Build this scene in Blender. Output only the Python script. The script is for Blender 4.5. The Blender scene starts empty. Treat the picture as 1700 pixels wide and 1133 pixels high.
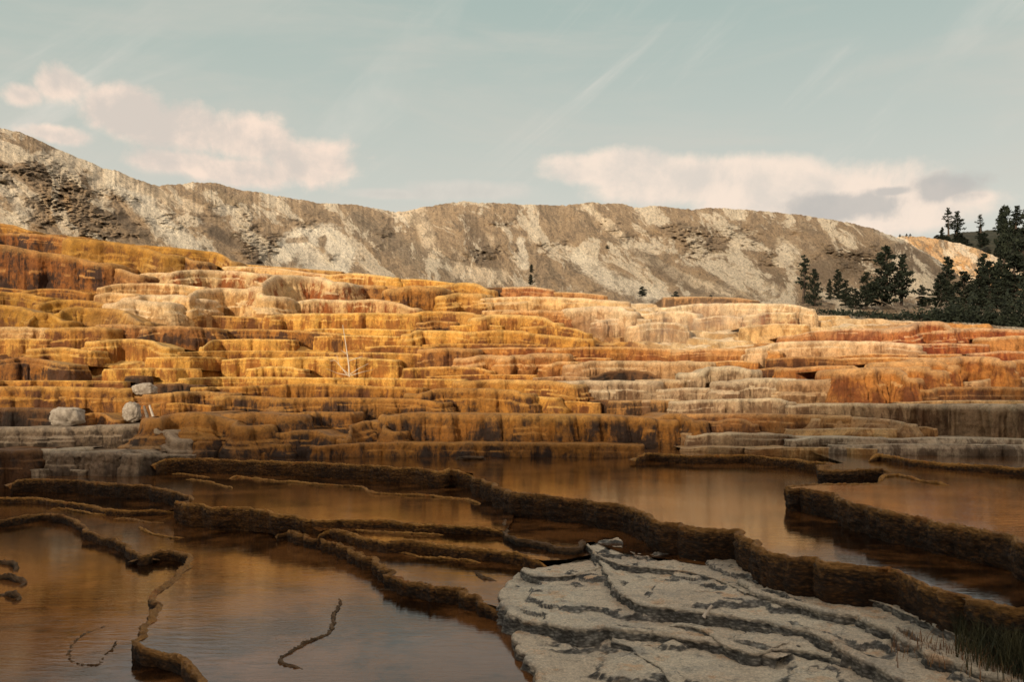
import bpy, math, random
import numpy as np
random.seed(7); rng = np.random.default_rng(7)
SC = bpy.context.scene
COL = SC.collection
R = math.radians
# ------------------------------------------------------------------ camera
F = 1500.0          # focal length in photograph pixels (photo is 1700 wide)
HV = 655.0          # photograph row of the horizon
cam_d = bpy.data.cameras.new('camera'); cam = bpy.data.objects.new('camera', cam_d); COL.objects.link(cam)
cam_d.sensor_width = 36; cam_d.lens = F / 1700 * 36
cam_d.shift_y = (HV - 566.5) / 1700
cam_d.clip_start = 0.1; cam_d.clip_end = 6000
cam.location = (0, 0, 0); cam.rotation_euler = (R(90), 0, 0)
SC.camera = cam
# ------------------------------------------------------------------ light
SUN_EL, SUN_AZ = 20.0, 33.0        # low, behind the camera and to the left
sdir = (-math.sin(R(SUN_AZ)) * math.cos(R(SUN_EL)), -math.cos(R(SUN_AZ)) * math.cos(R(SUN_EL)), math.sin(R(SUN_EL)))
sl = bpy.data.lights.new('sun', 'SUN'); sl.energy = 4.9; sl.angle = R(1.2); sl.color = (1.0, 0.83, 0.60)
so = bpy.data.objects.new('sun', sl); COL.objects.link(so)
from mathutils import Vector
so.rotation_euler = Vector(sdir).to_track_quat('Z', 'Y').to_euler()
so.location = (-40, -60, 60)
SC.view_settings.view_transform = 'Standard'; SC.view_settings.look = 'None'
SC.view_settings.exposure = 0.0; SC.view_settings.gamma = 1.0

class NT:
    """small helper to write node trees"""
    def __init__(s, tree): s.t = tree; s.n = tree.nodes; s.l = tree.links
    def node(s, kind, **kw):
        n = s.n.new(kind)
        for k, v in kw.items(): setattr(n, k, v)
        return n
    def put(s, sock, v):
        if hasattr(v, 'is_output') or isinstance(v, bpy.types.NodeSocket): s.l.new(v, sock)
        else: sock.default_value = v
    def m(s, op, a, b=0.0, c=None, clamp=False):
        n = s.n.new('ShaderNodeMath'); n.operation = op; n.use_clamp = clamp
        s.put(n.inputs[0], a); s.put(n.inputs[1], b)
        if c is not None: s.put(n.inputs[2], c)
        return n.outputs[0]
    def mix(s, f, a, b, bt='MIX'):
        n = s.n.new('ShaderNodeMix'); n.data_type = 'RGBA'; n.blend_type = bt
        s.put(n.inputs[0], f)
        for i, v in ((6, a), (7, b)):
            if isinstance(v, (tuple, list)) and len(v) == 3: v = (*v, 1)
            s.put(n.inputs[i], v)
        return n.outputs[2]
    def ss(s, x, lo, hi):
        n = s.n.new('ShaderNodeMapRange'); n.interpolation_type = 'SMOOTHSTEP'
        s.put(n.inputs[0], x); n.inputs[1].default_value = lo; n.inputs[2].default_value = hi
        return n.outputs[0]
    def noise(s, vec, scale, detail=4, rough=.55, dist=0.0):
        n = s.n.new('ShaderNodeTexNoise'); s.put(n.inputs['Vector'], vec)
        n.inputs['Scale'].default_value = scale; n.inputs['Detail'].default_value = detail
        n.inputs['Roughness'].default_value = rough; n.inputs['Distortion'].default_value = dist
        return n.outputs['Fac']
    def vscale(s, vec, sc):
        n = s.n.new('ShaderNodeVectorMath'); n.operation = 'MULTIPLY'
        s.put(n.inputs[0], vec); n.inputs[1].default_value = sc
        return n.outputs[0]
    def node_off(s, vec, o):
        n = s.n.new('ShaderNodeVectorMath'); n.operation = 'ADD'; s.put(n.inputs[0], vec); n.inputs[1].default_value = o
        return n.outputs[0]
    def comb(s, x, y, z):
        n = s.n.new('ShaderNodeCombineXYZ')
        for i, v in enumerate((x, y, z)): s.put(n.inputs[i], v)
        return n.outputs[0]

def build_world():
    w = bpy.data.worlds.new('World'); SC.world = w; w.use_nodes = True
    t = NT(w.node_tree); t.n.clear()
    out = t.node('ShaderNodeOutputWorld'); bg = t.node('ShaderNodeBackground')
    t.l.new(bg.outputs[0], out.inputs[0]); bg.inputs[1].default_value = 0.10
    sky = t.node('ShaderNodeTexSky'); sky.sky_type = 'NISHITA'; sky.sun_disc = False
    sky.sun_elevation = R(SUN_EL); sky.sun_rotation = R(180 + SUN_AZ)
    sky.air_density = 1.0; sky.dust_density = 2.5; sky.ozone_density = 1.5
    g = t.node('ShaderNodeTexCoord').outputs['Generated']
    nrm = t.node('ShaderNodeVectorMath', operation='NORMALIZE'); t.l.new(g, nrm.inputs[0])
    sep = t.node('ShaderNodeSeparateXYZ'); t.l.new(nrm.outputs[0], sep.inputs[0])
    X, Y, Z = sep.outputs
    az = t.m('ARCTAN2', X, Y); el = t.m('ARCSINE', Z)
    P = t.comb(az, el, 0.0)
    # thin veil: keeps the clear sky muted, paler towards the horizon
    lowf = t.ss(el, 0.52, 0.02)
    veil = t.mix(lowf, (4.0, 5.15, 4.6), (7.9, 7.35, 6.3))
    base = t.mix(0.86, sky.outputs[0], veil)
    # unseen sky overhead and behind is warmed and brightened to fill the shade
    over = t.m('MAXIMUM', t.ss(el, .50, .95), t.ss(Y, .15, -.45))
    base = t.mix(over, base, (8.5, 7.1, 5.8))
    # cirrus streaks
    rot = t.node('ShaderNodeMapping'); rot.inputs['Rotation'].default_value = (0, 0, R(-38)); t.l.new(P, rot.inputs[0])
    c1 = t.noise(t.vscale(rot.outputs[0], (1.6, 9.0, 1)), 1.5, 7, .6, .8)
    c2 = t.noise(P, 3.2, 5, .55)
    cir = t.m('MULTIPLY', t.ss(c1, .46, .78), t.ss(c2, .38, .62))
    base = t.mix(t.m('MULTIPLY', cir, .9), base, (7.8, 7.3, 6.5))
    c3 = t.noise(t.vscale(P, (1.0, 4.5, 1)), 2.3, 6, .6, .4)
    base = t.mix(t.m('MULTIPLY', t.ss(c3, .42, .75), .55), base, (6.5, 6.1, 5.4))
    def ang(u, v):
        x = (u - 850) / F; z = (HV - v) / F
        a = math.atan2(x, 1); return a, math.asin(z / math.sqrt(1 + x * x + z * z))
    n1 = t.noise(P, 11, 9, .62, .25); n2 = t.noise(P, 34, 6, .6); n3 = t.noise(P, 4.5, 4, .5)
    n1b = t.noise(t.node_off(P, (-.012, .016, 0)), 11, 9, .62, .25)
    def field(blobs, kx=1.0):
        f = None
        for (u, v, ru, rv) in blobs:
            a, e = ang(u, v)
            da = t.m('DIVIDE', t.m('SUBTRACT', az, a), ru / F); de = t.m('DIVIDE', t.m('SUBTRACT', el, e), rv / F)
            d = t.m('SQRT', t.m('ADD', t.m('MULTIPLY', da, da), t.m('MULTIPLY', de, de)))
            s = t.m('SUBTRACT', 1.0, d)
            f = s if f is None else t.m('SMOOTH_MAX', f, s, 0.25)
        return f
    def cloud(blobs, base, lit, shade, amp, soft, kshade, dens):
        f = field(blobs)
        f = t.m('ADD', f, t.m('MULTIPLY', t.m('SUBTRACT', n1, .5), amp))
        f = t.m('ADD', f, t.m('MULTIPLY', t.m('SUBTRACT', n2, .5), amp * .35))
        mask = t.m('MULTIPLY', t.ss(f, 0.0, soft), dens)
        # sunlit and shaded billows painted by offset noise; thick parts greyer
        k = t.ss(t.m('ADD', t.m('ADD', t.m('MULTIPLY', f, .4), t.m('MULTIPLY', n1, 1.3)), t.m('ADD', t.m('MULTIPLY', n3, kshade), t.m('MULTIPLY', t.m('SUBTRACT', n1b, n1), 2.6))), .85, 1.5)
        return t.mix(mask, base, t.mix(k, lit, shade))
    base = cloud([(92, 142, 46, 36), (40, 158, 40, 22), (95, 224, 60, 18), (215, 190, 85, 40), (300, 215, 110, 46), (400, 228, 110, 50), (515, 268, 104, 50), (400, 285, 130, 30), (300, 270, 90, 26)],
                 base, (9.8, 7.8, 6.4), (6.9, 6.1, 5.4), 1.7, .5, .8, .95)
    base = cloud([(1010, 280, 130, 38), (1180, 300, 240, 48), (1350, 325, 230, 62), (1480, 345, 170, 52), (1600, 330, 55, 16)],
                 base, (9.5, 7.9, 6.6), (7.5, 6.7, 5.9), 1.1, .45, .5, .95)
    base = cloud([(780, 318, 140, 22), (640, 322, 90, 12)], base, (7.6, 6.9, 6.1), (6.6, 6.1, 5.5), 1.2, .6, .5, .6)
    base = cloud([(1570, 312, 75, 28), (1420, 340, 120, 30), (1480, 318, 50, 12)], base, (5.2, 5.0, 4.7), (4.9, 4.75, 4.5), 1.9, .5, .5, .8)
    t.l.new(base, bg.inputs[0])
build_world()
SC.cycles.max_bounces = 6; SC.cycles.diffuse_bounces = 3; SC.cycles.glossy_bounces = 3
SC.cycles.transmission_bounces = 2; SC.cycles.transparent_max_bounces = 4; SC.cycles.volume_bounces = 0
SC.cycles.caustics_reflective = False; SC.cycles.caustics_refractive = False

# ------------------------------------------------------------------ numpy noise
def _h(ix, iy, iz, seed):
    n = (ix.astype(np.int64) * 374761393 + iy.astype(np.int64) * 668265263 + iz.astype(np.int64) * 2147483647 + seed * 974634777) & 0xffffffff
    n = ((n ^ (n >> 13)) * 1274126177) & 0xffffffff
    n = (n ^ (n >> 16)) & 0xffffffff
    return n
def vn(x, y=0.0, z=0.0, seed=0):
    """gradient-like value noise, about -1..1"""
    x, y, z = np.broadcast_arrays(np.asarray(x, float), np.asarray(y, float), np.asarray(z, float))
    ix, iy, iz = np.floor(x), np.floor(y), np.floor(z)
    fx, fy, fz = x - ix, y - iy, z - iz
    def q(a): return a * a * a * (a * (a * 6 - 15) + 10)
    ux, uy, uz = q(fx), q(fy), q(fz)
    r = 0
    for dx in (0, 1):
        for dy in (0, 1):
            for dz in (0, 1):
                h = _h(ix + dx, iy + dy, iz + dz, seed)
                gx = (h & 255) / 127.5 - 1; gy = ((h >> 8) & 255) / 127.5 - 1; gz = ((h >> 16) & 255) / 127.5 - 1
                d = gx * (fx - dx) + gy * (fy - dy) + gz * (fz - dz)
                w = (ux if dx else 1 - ux) * (uy if dy else 1 - uy) * (uz if dz else 1 - uz)
                r = r + w * d
    return r * 1.5
def fbm(x, y=0.0, z=0.0, o=4, seed=0, g=.5, ridged=False):
    a, s, f = 1.0, 0, 1.0; tot = 0
    for i in range(o):
        v = vn(np.asarray(x) * f, np.asarray(y) * f, np.asarray(z) * f, seed + i * 17)
        if ridged: v = 1 - 2 * np.abs(v)
        s = s + a * v; tot += a; a *= g; f *= 2.03
    return s / tot
def sst(x, lo, hi):
    t = np.clip((x - lo) / (hi - lo), 0, 1); return t * t * (3 - 2 * t)
def lobes(s, L, seed, p=2.2, warp=.45):
    """0 in the creases, 1 on the bellies of a row of convex lobes of mean width L"""
    w = s / L + warp * vn(s / L * .6, seed * 3.3, 0, seed)
    fr = w - np.floor(w)
    amp = .55 + .45 * (_h(np.floor(w), np.floor(w) * 0, np.floor(w) * 0, seed) & 255) / 255
    return (1 - np.abs(2 * fr - 1) ** p) * amp

# ------------------------------------------------------------------ object helpers
def tag(o, label=None, cat=None, group=None, kind=None):
    if label: o['label'] = label
    if cat: o['category'] = cat
    if group: o['group'] = group
    if kind: o['kind'] = kind
    return o
def empty(name, loc, rz=0):
    o = bpy.data.objects.new(name, None); COL.objects.link(o); o.location = loc; o.rotation_euler = (0, 0, rz)
    o.empty_display_size = .2; return o
def mesh_obj(name, verts, faces, mat, parent=None, smooth=True, attrs=None, uv=None):
    me = bpy.data.meshes.new(name)
    V = np.asarray(verts, dtype=np.float32).reshape(-1, 3)
    if isinstance(faces, np.ndarray):
        nf, k = faces.shape
        me.vertices.add(len(V)); me.vertices.foreach_set('co', V.ravel())
        me.loops.add(nf * k); me.loops.foreach_set('vertex_index', faces.astype(np.int32).ravel())
        me.polygons.add(nf)
        me.polygons.foreach_set('loop_start', np.arange(0, nf * k, k, dtype=np.int32))
        me.polygons.foreach_set('loop_total', np.full(nf, k, dtype=np.int32))
        me.update(calc_edges=True)
    else:
        me.from_pydata([tuple(v) for v in V], [], faces); me.update()
    me.polygons.foreach_set('use_smooth', np.full(len(me.polygons), smooth))
    for k, a in (attrs or {}).items():
        a = np.asarray(a, dtype=np.float32)
        if a.ndim == 2:
            if a.shape[1] == 3: a = np.concatenate([a, np.ones((len(a), 1), np.float32)], 1)
            at = me.attributes.new(k, 'FLOAT_COLOR', 'POINT'); at.data.foreach_set('color', a.ravel())
        else:
            at = me.attributes.new(k, 'FLOAT', 'POINT'); at.data.foreach_set('value', a)
    if mat: me.materials.append(mat)
    o = bpy.data.objects.new(name, me); COL.objects.link(o)
    if parent: o.parent = parent
    return o
def grid_faces(nr, nc):
    i = np.arange(nr - 1)[:, None] * nc + np.arange(nc - 1)[None, :]
    return np.stack([i, i + 1, i + nc + 1, i + nc], -1).reshape(-1, 4)

# ------------------------------------------------------------------ materials
def pmat(name):
    m = bpy.data.materials.new(name); m.use_nodes = True
    t = NT(m.node_tree); b = t.n['Principled BSDF']; return m, t, b
def attr(t, name, out='Color'):
    n = t.node('ShaderNodeAttribute'); n.attribute_name = name; return n.outputs[out]
def bump(t, b, h, strength, dist, prev=None):
    n = t.node('ShaderNodeBump'); n.inputs['Strength'].default_value = strength; n.inputs['Distance'].default_value = dist
    t.l.new(h, n.inputs['Height'])
    if prev: t.l.new(prev, n.inputs['Normal'])
    return n.outputs[0]
def mat_travertine():
    m, t, b = pmat('travertine')
    pos = t.node('ShaderNodeTexCoord').outputs['Object']
    cA, cS, cL = attr(t, 'Col'), attr(t, 'Str'), attr(t, 'Lip')
    uvx = attr(t, 'sx', 'Fac'); uvt = attr(t, 'sz', 'Fac'); wt = attr(t, 'wt', 'Fac')
    sv = t.comb(t.m('MULTIPLY', uvx, 2.3), t.m('MULTIPLY', uvt, .5), 0.0)
    st = t.noise(sv, 1.0, 7, .7, .5)
    sv2 = t.comb(t.m('MULTIPLY', uvx, 11.0), t.m('MULTIPLY', uvt, 2.6), 3.3)
    st2 = t.noise(sv2, 1.0, 5, .7)
    patch = t.noise(pos, .8, 6, .65)
    k = t.m('ADD', t.m('MULTIPLY', st, .62), t.m('MULTIPLY', st2, .38))
    k = t.m('ADD', k, t.m('MULTIPLY', t.m('SUBTRACT', patch, .5), .95))
    k = t.m('ADD', k, t.m('MULTIPLY', t.m('SUBTRACT', wt, .5), .10))
    k = t.ss(k, .44, .62)
    col = t.mix(k, cA, cS)
    # pale new deposit along the lip and on the treads, broken up
    n3 = t.noise(pos, 5.5, 6, .7)
    lf = t.m('SUBTRACT', 1.0, t.ss(t.m('ADD', wt, t.m('MULTIPLY', t.m('SUBTRACT', n3, .5), .5)), .02, .30))
    col = t.mix(t.m('MULTIPLY', lf, .7), col, cL)
    # grain, pores and stains
    n4 = t.noise(pos, 17, 7, .8)
    n5 = t.noise(pos, 2.2, 6, .65)
    v = t.m('ADD', .62, t.m('ADD', t.m('MULTIPLY', t.ss(n4, .38, .60), .34), t.m('MULTIPLY', t.ss(n5, .38, .62), .34)))
    col = t.mix(t.m('MULTIPLY', t.ss(t.noise(pos, 7.5, 7, .75), .54, .62), .45), col, cS)
    col = t.mix(1.0, col, t.comb(v, v, v), 'MULTIPLY')
    t.l.new(col, b.inputs['Base Color'])
    b.inputs['Roughness'].default_value = .62
    b.inputs['Specular IOR Level'].default_value = .35
    nb = bump(t, b, st2, .45, .06)
    nb = bump(t, b, t.noise(pos, 6, 6, .75), .8, .12, nb)
    nb = bump(t, b, n4, .8, .05, nb)
    t.l.new(nb, b.inputs['Normal'])
    return m
def mat_rim(name='crusted rim'):
    m, t, b = pmat(name)
    pos = t.node('ShaderNodeTexCoord').outputs['Object']
    cA, cS, cL = attr(t, 'Col'), attr(t, 'Str'), attr(t, 'Lip'); wt = attr(t, 'wt', 'Fac')
    q = t.vscale(pos, (1, 1, 2.6))
    vo = t.node('ShaderNodeTexVoronoi'); vo.inputs['Scale'].default_value = 16; t.l.new(q, vo.inputs['Vector'])
    n1 = t.noise(q, 13, 7, .72); n2 = t.noise(pos, 2.1, 5, .6); n3 = t.noise(q, 42, 4, .7)
    k = t.ss(t.m('ADD', t.m('MULTIPLY', n1, .7), t.m('MULTIPLY', n2, .5)), .47, .72)
    col = t.mix(k, cA, cS)
    lf = t.m('SUBTRACT', 1.0, t.ss(t.m('ADD', wt, t.m('MULTIPLY', t.m('SUBTRACT', n1, .5), .9)), .02, .32))
    n6 = t.noise(pos, 1.7, 7, .72, .4); n7 = t.noise(pos, 5.0, 6, .75)
    lipc = t.mix(t.ss(n6, .48, .64), cL, t.mix(.6, cL, cA)); lipc = t.mix(t.m('MULTIPLY', t.ss(n7, .55, .66), .6), lipc, cS)
    warm = t.mix(1.0, lipc, (1.0, .72, .50), 'MULTIPLY'); lipc = t.mix(t.m('MULTIPLY', t.ss(t.noise(pos, 2.6, 5, .7), .54, .66), .7), lipc, warm)
    col = t.mix(t.m('MULTIPLY', lf, .88), col, lipc)
    pit = t.ss(t.m('ADD', vo.outputs['Distance'], t.m('MULTIPLY', n3, .5)), .35, .95)
    v = t.m('SUBTRACT', 1.15, t.m('MULTIPLY', pit, t.m('ADD', .15, t.m('MULTIPLY', t.ss(wt, .0, .15), .75))))
    v = t.m('MULTIPLY', v, t.m('ADD', .55, t.m('MULTIPLY', t.ss(n3, .38, .62), .36)))
    v = t.m('ADD', v, .17)
    col = t.mix(1.0, col, t.comb(v, v, v), 'MULTIPLY')
    t.l.new(col, b.inputs['Base Color'])
    b.inputs['Roughness'].default_value = .7; b.inputs['Specular IOR Level'].default_value = .3
    nb = bump(t, b, vo.outputs['Distance'], -.9, .05)
    nb = bump(t, b, n1, .9, .09, nb); nb = bump(t, b, n3, .55, .025, nb)
    t.l.new(nb, b.inputs['Normal'])
    return m
def mat_water():
    m, t, b = pmat('pool water')
    pos = t.node('ShaderNodeTexCoord').outputs['Object']
    n0 = t.noise(pos, .45, 5, .6, .5); n1 = t.noise(pos, 3.0, 6, .7)
    col = t.mix(t.ss(t.m('ADD', t.m('MULTIPLY', n0, .7), t.m('MULTIPLY', n1, .3)), .43, .58), (.010, .004, .0012), (.12, .050, .015))
    t.l.new(col, b.inputs['Base Color'])
    b.inputs['Specular IOR Level'].default_value = .4; b.inputs['Roughness'].default_value = .012; b.inputs['IOR'].default_value = 1.36
    r1 = t.noise(t.vscale(pos, (1.0, 3.2, 1)), 3.2, 4, .6, .6)
    r2 = t.noise(t.vscale(pos, (1.0, 2.6, 1)), 16, 3, .6, .3)
    calm = t.ss(t.noise(pos, .33, 3, .5), .38, .62)
    nb = bump(t, b, r1, .035, .06)
    h = t.m('MULTIPLY', r2, calm)
    nb = bump(t, b, h, .06, .02, nb)
    t.l.new(nb, b.inputs['Normal'])
    return m
def mat_hill():
    m, t, b = pmat('weathered hillside')
    pos = t.node('ShaderNodeTexCoord').outputs['Object']
    cA = attr(t, 'Col')
    q = t.comb(attr(t, 'pu', 'Fac'), attr(t, 'pv', 'Fac'), 0.0)
    q2 = t.vscale(q, (1, 1.25, 1))
    n1 = t.noise(q2, .75, 9, .75, .4); n2 = t.noise(q2, 2.6, 6, .8, .3); n3 = t.noise(q, .2, 7, .7, .5)
    lum = t.node('ShaderNodeSeparateColor'); t.l.new(cA, lum.inputs[0])
    keep = t.m('SUBTRACT', 1.0, t.m('MULTIPLY', t.ss(lum.outputs[0], .62, .80), .9))
    col = t.mix(t.m('MULTIPLY', t.m('MULTIPLY', t.ss(n1, .515, .555), .72), keep), cA, (.24, .18, .125))
    n8 = t.noise(q, .33, 9, .78, .6)
    col = t.mix(t.m('MULTIPLY', t.m('MULTIPLY', t.ss(n8, .535, .575), .6), keep), col, (.18, .14, .10))
    col = t.mix(t.m('MULTIPLY', t.ss(n3, .505, .555), .6), col, (.84, .74, .58))
    col = t.mix(t.m('MULTIPLY', t.ss(n2, .55, .60), .5), col, (.07, .055, .042))
    v = t.m('ADD', .82, t.m('MULTIPLY', t.ss(t.noise(q, 5, 6, .8), .4, .6), .4))
    col = t.mix(1.0, col, t.comb(v, v, v), 'MULTIPLY')
    t.l.new(col, b.inputs['Base Color']); b.inputs['Roughness'].default_value = .95; b.inputs['Specular IOR Level'].default_value = .1
    nb = bump(t, b, n1, 1.0, .8); nb = bump(t, b, n2, .9, .25, nb)
    t.l.new(nb, b.inputs['Normal'])
    return m
def mat_plain(name, c1, c2, scale=3, rough=.85, bs=.5, bd=.02):
    m, t, b = pmat(name)
    pos = t.node('ShaderNodeTexCoord').outputs['Object']
    n = t.noise(pos, scale, 6, .7)
    t.l.new(t.mix(t.ss(n, .35, .65), c1, c2), b.inputs['Base Color'])
    b.inputs['Roughness'].default_value = rough; b.inputs['Specular IOR Level'].default_value = .25
    t.l.new(bump(t, b, t.noise(pos, scale * 4, 5, .7), bs, bd), b.inputs['Normal'])
    return m
M = dict(trav=mat_travertine(), rim=mat_rim(), water=mat_water(), hill=mat_hill(),
         needle=mat_plain('dark conifer needles', (.007, .012, .008), (.019, .025, .013), 2.0, .8),
         bark=mat_plain('conifer bark', (.045, .032, .024), (.09, .065, .05), 8, .9),
         dead=mat_plain('bleached dead wood', (.42, .36, .29), (.6, .54, .46), 9, .8),
         greywood=mat_plain('weathered grey branches', (.13, .10, .08), (.24, .2, .16), 9, .85),
         boulder=mat_plain('pale pitted stone', (.24, .20, .16), (.44, .385, .32), 7, .9, .8, .05),
         darkstone=mat_plain('dark wet stone', (.03, .018, .01), (.08, .045, .02), 6, .8, .8, .05),
         grass=mat_plain('dark sedge', (.02, .026, .014), (.06, .055, .022), 6, .8),
         straw=mat_plain('dry red sedge', (.16, .07, .03), (.22, .13, .06), 6, .8),
         forest=mat_plain('forest floor', (.02, .024, .016), (.045, .042, .028), .3, .95, .6, .5),
         soil=mat_plain('dull soil', (.10, .08, .06), (.17, .14, .11), .6, .95, .6, .2))

PAL = {  # wall colour, streak colour, lip / tread colour (some carry painted light or shade)
 'gold':   ((.64, .37, .085), (.46, .195, .034), (.76, .53, .20)),
 'goldd':  ((.53, .265, .048), (.22, .08, .015), (.68, .42, .13)),
 'amber':  ((.38, .165, .022), (.13, .045, .010), (.52, .28, .065)),
 'amberd': ((.36, .15, .028), (.055, .024, .011), (.42, .21, .06)),
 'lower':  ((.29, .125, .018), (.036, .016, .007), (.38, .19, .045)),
 'olive':  ((.40, .205, .022), (.22, .09, .012), (.50, .28, .06)),
 'rust':   ((.29, .105, .018), (.045, .018, .008), (.52, .29, .10)),
 'brown':  ((.30, .13, .035), (.11, .045, .016), (.48, .27, .11)),
 'cream':  ((.66, .45, .22), (.52, .29, .10), (.74, .58, .38)),
 'creamw': ((.70, .54, .34), (.60, .40, .19), (.78, .66, .50)),
 'creamr': ((.68, .49, .27), (.36, .115, .024), (.76, .61, .42)),
 'pink':   ((.66, .50, .33), (.54, .34, .17), (.76, .64, .49)),
 'orange': ((.50, .215, .05), (.28, .09, .018), (.64, .40, .19)),
 'orangel':((.58, .30, .095), (.40, .165, .04), (.70, .48, .26)),
 'redor':  ((.46, .16, .045), (.27, .06, .018), (.66, .46, .29)),
 'tan':    ((.48, .32, .18), (.26, .14, .06), (.58, .46, .32)),
 'tang':   ((.43, .31, .20), (.20, .12, .065), (.60, .50, .37)),
 'grey':   ((.29, .215, .15), (.11, .08, .055), (.42, .34, .26)),
 'white':  ((.46, .38, .29), (.18, .13, .085), (.58, .51, .41)),
 'dark':   ((.045, .025, .012), (.02, .013, .008), (.10, .055, .022)),
 'rim':    ((.25, .11, .022), (.05, .022, .008), (.56, .29, .07)),  # amber crust; lip brightened to paint top light on the crests
 'rimd':   ((.15, .066, .016), (.026, .013, .006), (.40, .205, .055)),
 'rimb':   ((.07, .042, .02), (.02, .013, .008), (.17, .10, .045)),
 'honey':  ((.50, .51, .50), (.17, .185, .195), (.78, .70, .585)),
 'umber':  ((.13, .06, .022), (.035, .018, .009), (.22, .11, .04)),  # dark brown; some ledges use it to paint the shade of hollows
}
# ------------------------------------------------------------------ terrain
def W3(u, v, D):
    u, v, D = np.broadcast_arrays(np.asarray(u, float), np.asarray(v, float), np.asarray(D, float))
    return np.stack([(u - 850) / F * D, D, (HV - v) / F * D], -1)
def shore_v(u): return np.interp(u, [-400, 0, 300, 345, 1100, 1200, 2100], [792, 790, 784, 758, 758, 753, 753])
def shore_D(u): return np.interp(u, [-400, 0, 300, 365, 1100, 1250, 1450, 1700, 2100], [23, 23.3, 23.6, 25.5, 25.5, 23.6, 21, 20.5, 20])
_dv = [-60, 0, 15, 55, 100, 155, 195, 235, 275, 315, 355, 400, 440]
_dd = [-4, 0, 1.0, 3.5, 7, 12, 16, 21, 27, 33, 39, 46, 52]
def Dfun(u, v): return shore_D(u) + np.interp(758 - np.asarray(v, float) + (758 - shore_v(u)) * -np.clip((np.asarray(v) - 650) / 110, 0, 1), _dv, _dd)
CRU = [-400, 0, 60, 130, 250, 330, 385, 560, 740, 810, 1000, 1230, 1345, 1420, 1550, 1700, 2100]
CRV = [372, 374, 377, 384, 402, 416, 442, 454, 470, 476, 492, 500, 510, 515, 522, 533, 545]
def crest(u): return np.interp(u, CRU, CRV)

ZONES = [(0, 400, 'rust'), (150, 400, 'olive'), (60, 450, 'rust'), (300, 425, 'olive'), (50, 520, 'olive'), (180, 500, 'amber'), (250, 520, 'cream'), (400, 490, 'cream'),
 (330, 460, 'creamr'), (520, 470, 'creamr'), (50, 560, 'goldd'), (250, 560, 'rust'), (150, 590, 'gold'), (20, 600, 'amberd'), (350, 590, 'gold'), (450, 560, 'goldd'), (500, 600, 'gold'),
 (600, 620, 'gold'), (600, 540, 'gold'), (700, 500, 'goldd'), (750, 470, 'gold'), (850, 500, 'cream'), (900, 540, 'goldd'), (750, 560, 'goldd'), (800, 600, 'orange'), (900, 600, 'orange'),
 (1000, 520, 'pink'), (1100, 520, 'creamw'), (1150, 560, 'creamw'), (1000, 565, 'goldd'), (1250, 510, 'pink'), (1350, 520, 'creamw'), (1300, 550, 'cream'), (1450, 520, 'pink'), (1600, 530, 'orangel'),
 (1550, 560, 'redor'), (1650, 570, 'redor'), (1300, 580, 'orangel'), (1100, 610, 'orangel'), (1300, 620, 'brown'), (1500, 620, 'orange'), (1650, 620, 'orange'), (1200, 660, 'tan'), (1100, 650, 'tan'),
 (100, 650, 'goldd'), (200, 680, 'amberd'), (350, 690, 'lower'), (500, 700, 'lower'), (700, 700, 'lower'), (900, 670, 'goldd'), (900, 720, 'lower'), (1100, 700, 'lower'), (1050, 640, 'tan'),
 (500, 650, 'amber'), (700, 650, 'amber'), (300, 640, 'gold'), (1250, 700, 'brown'), (1400, 720, 'cream'), (1600, 740, 'cream'), (1300, 740, 'cream'), (100, 740, 'grey'), (200, 770, 'grey'), (1650, 690, 'tan')]
def zone_cols(u, v):
    u = np.asarray(u, float).ravel(); v = np.asarray(v, float).ravel()
    uu = u + 60 * fbm(u / 90, v / 25, 0, 3, 5); vv = v + 14 * fbm(u / 70, v / 20, 9, 3, 6)
    acc = np.zeros((len(u), 9)); ws = np.zeros(len(u))
    for (zu, zv, p) in ZONES:
        d2 = ((uu - zu) / 75) ** 2 + ((vv - zv) / 24) ** 2
        w = np.exp(-np.minimum(d2, 60)) + 1e-4 / (1 + d2) ** 2
        acc += w[:, None] * np.array(sum(PAL[p], ()))[None]; ws += w
    acc /= ws[:, None]
    return acc[:, :3] * np.array((.88, .84, .76)), acc[:, 3:6] * np.array((.75, .7, .62)), acc[:, 6:9] * np.array((.95, .91, .84))

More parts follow.
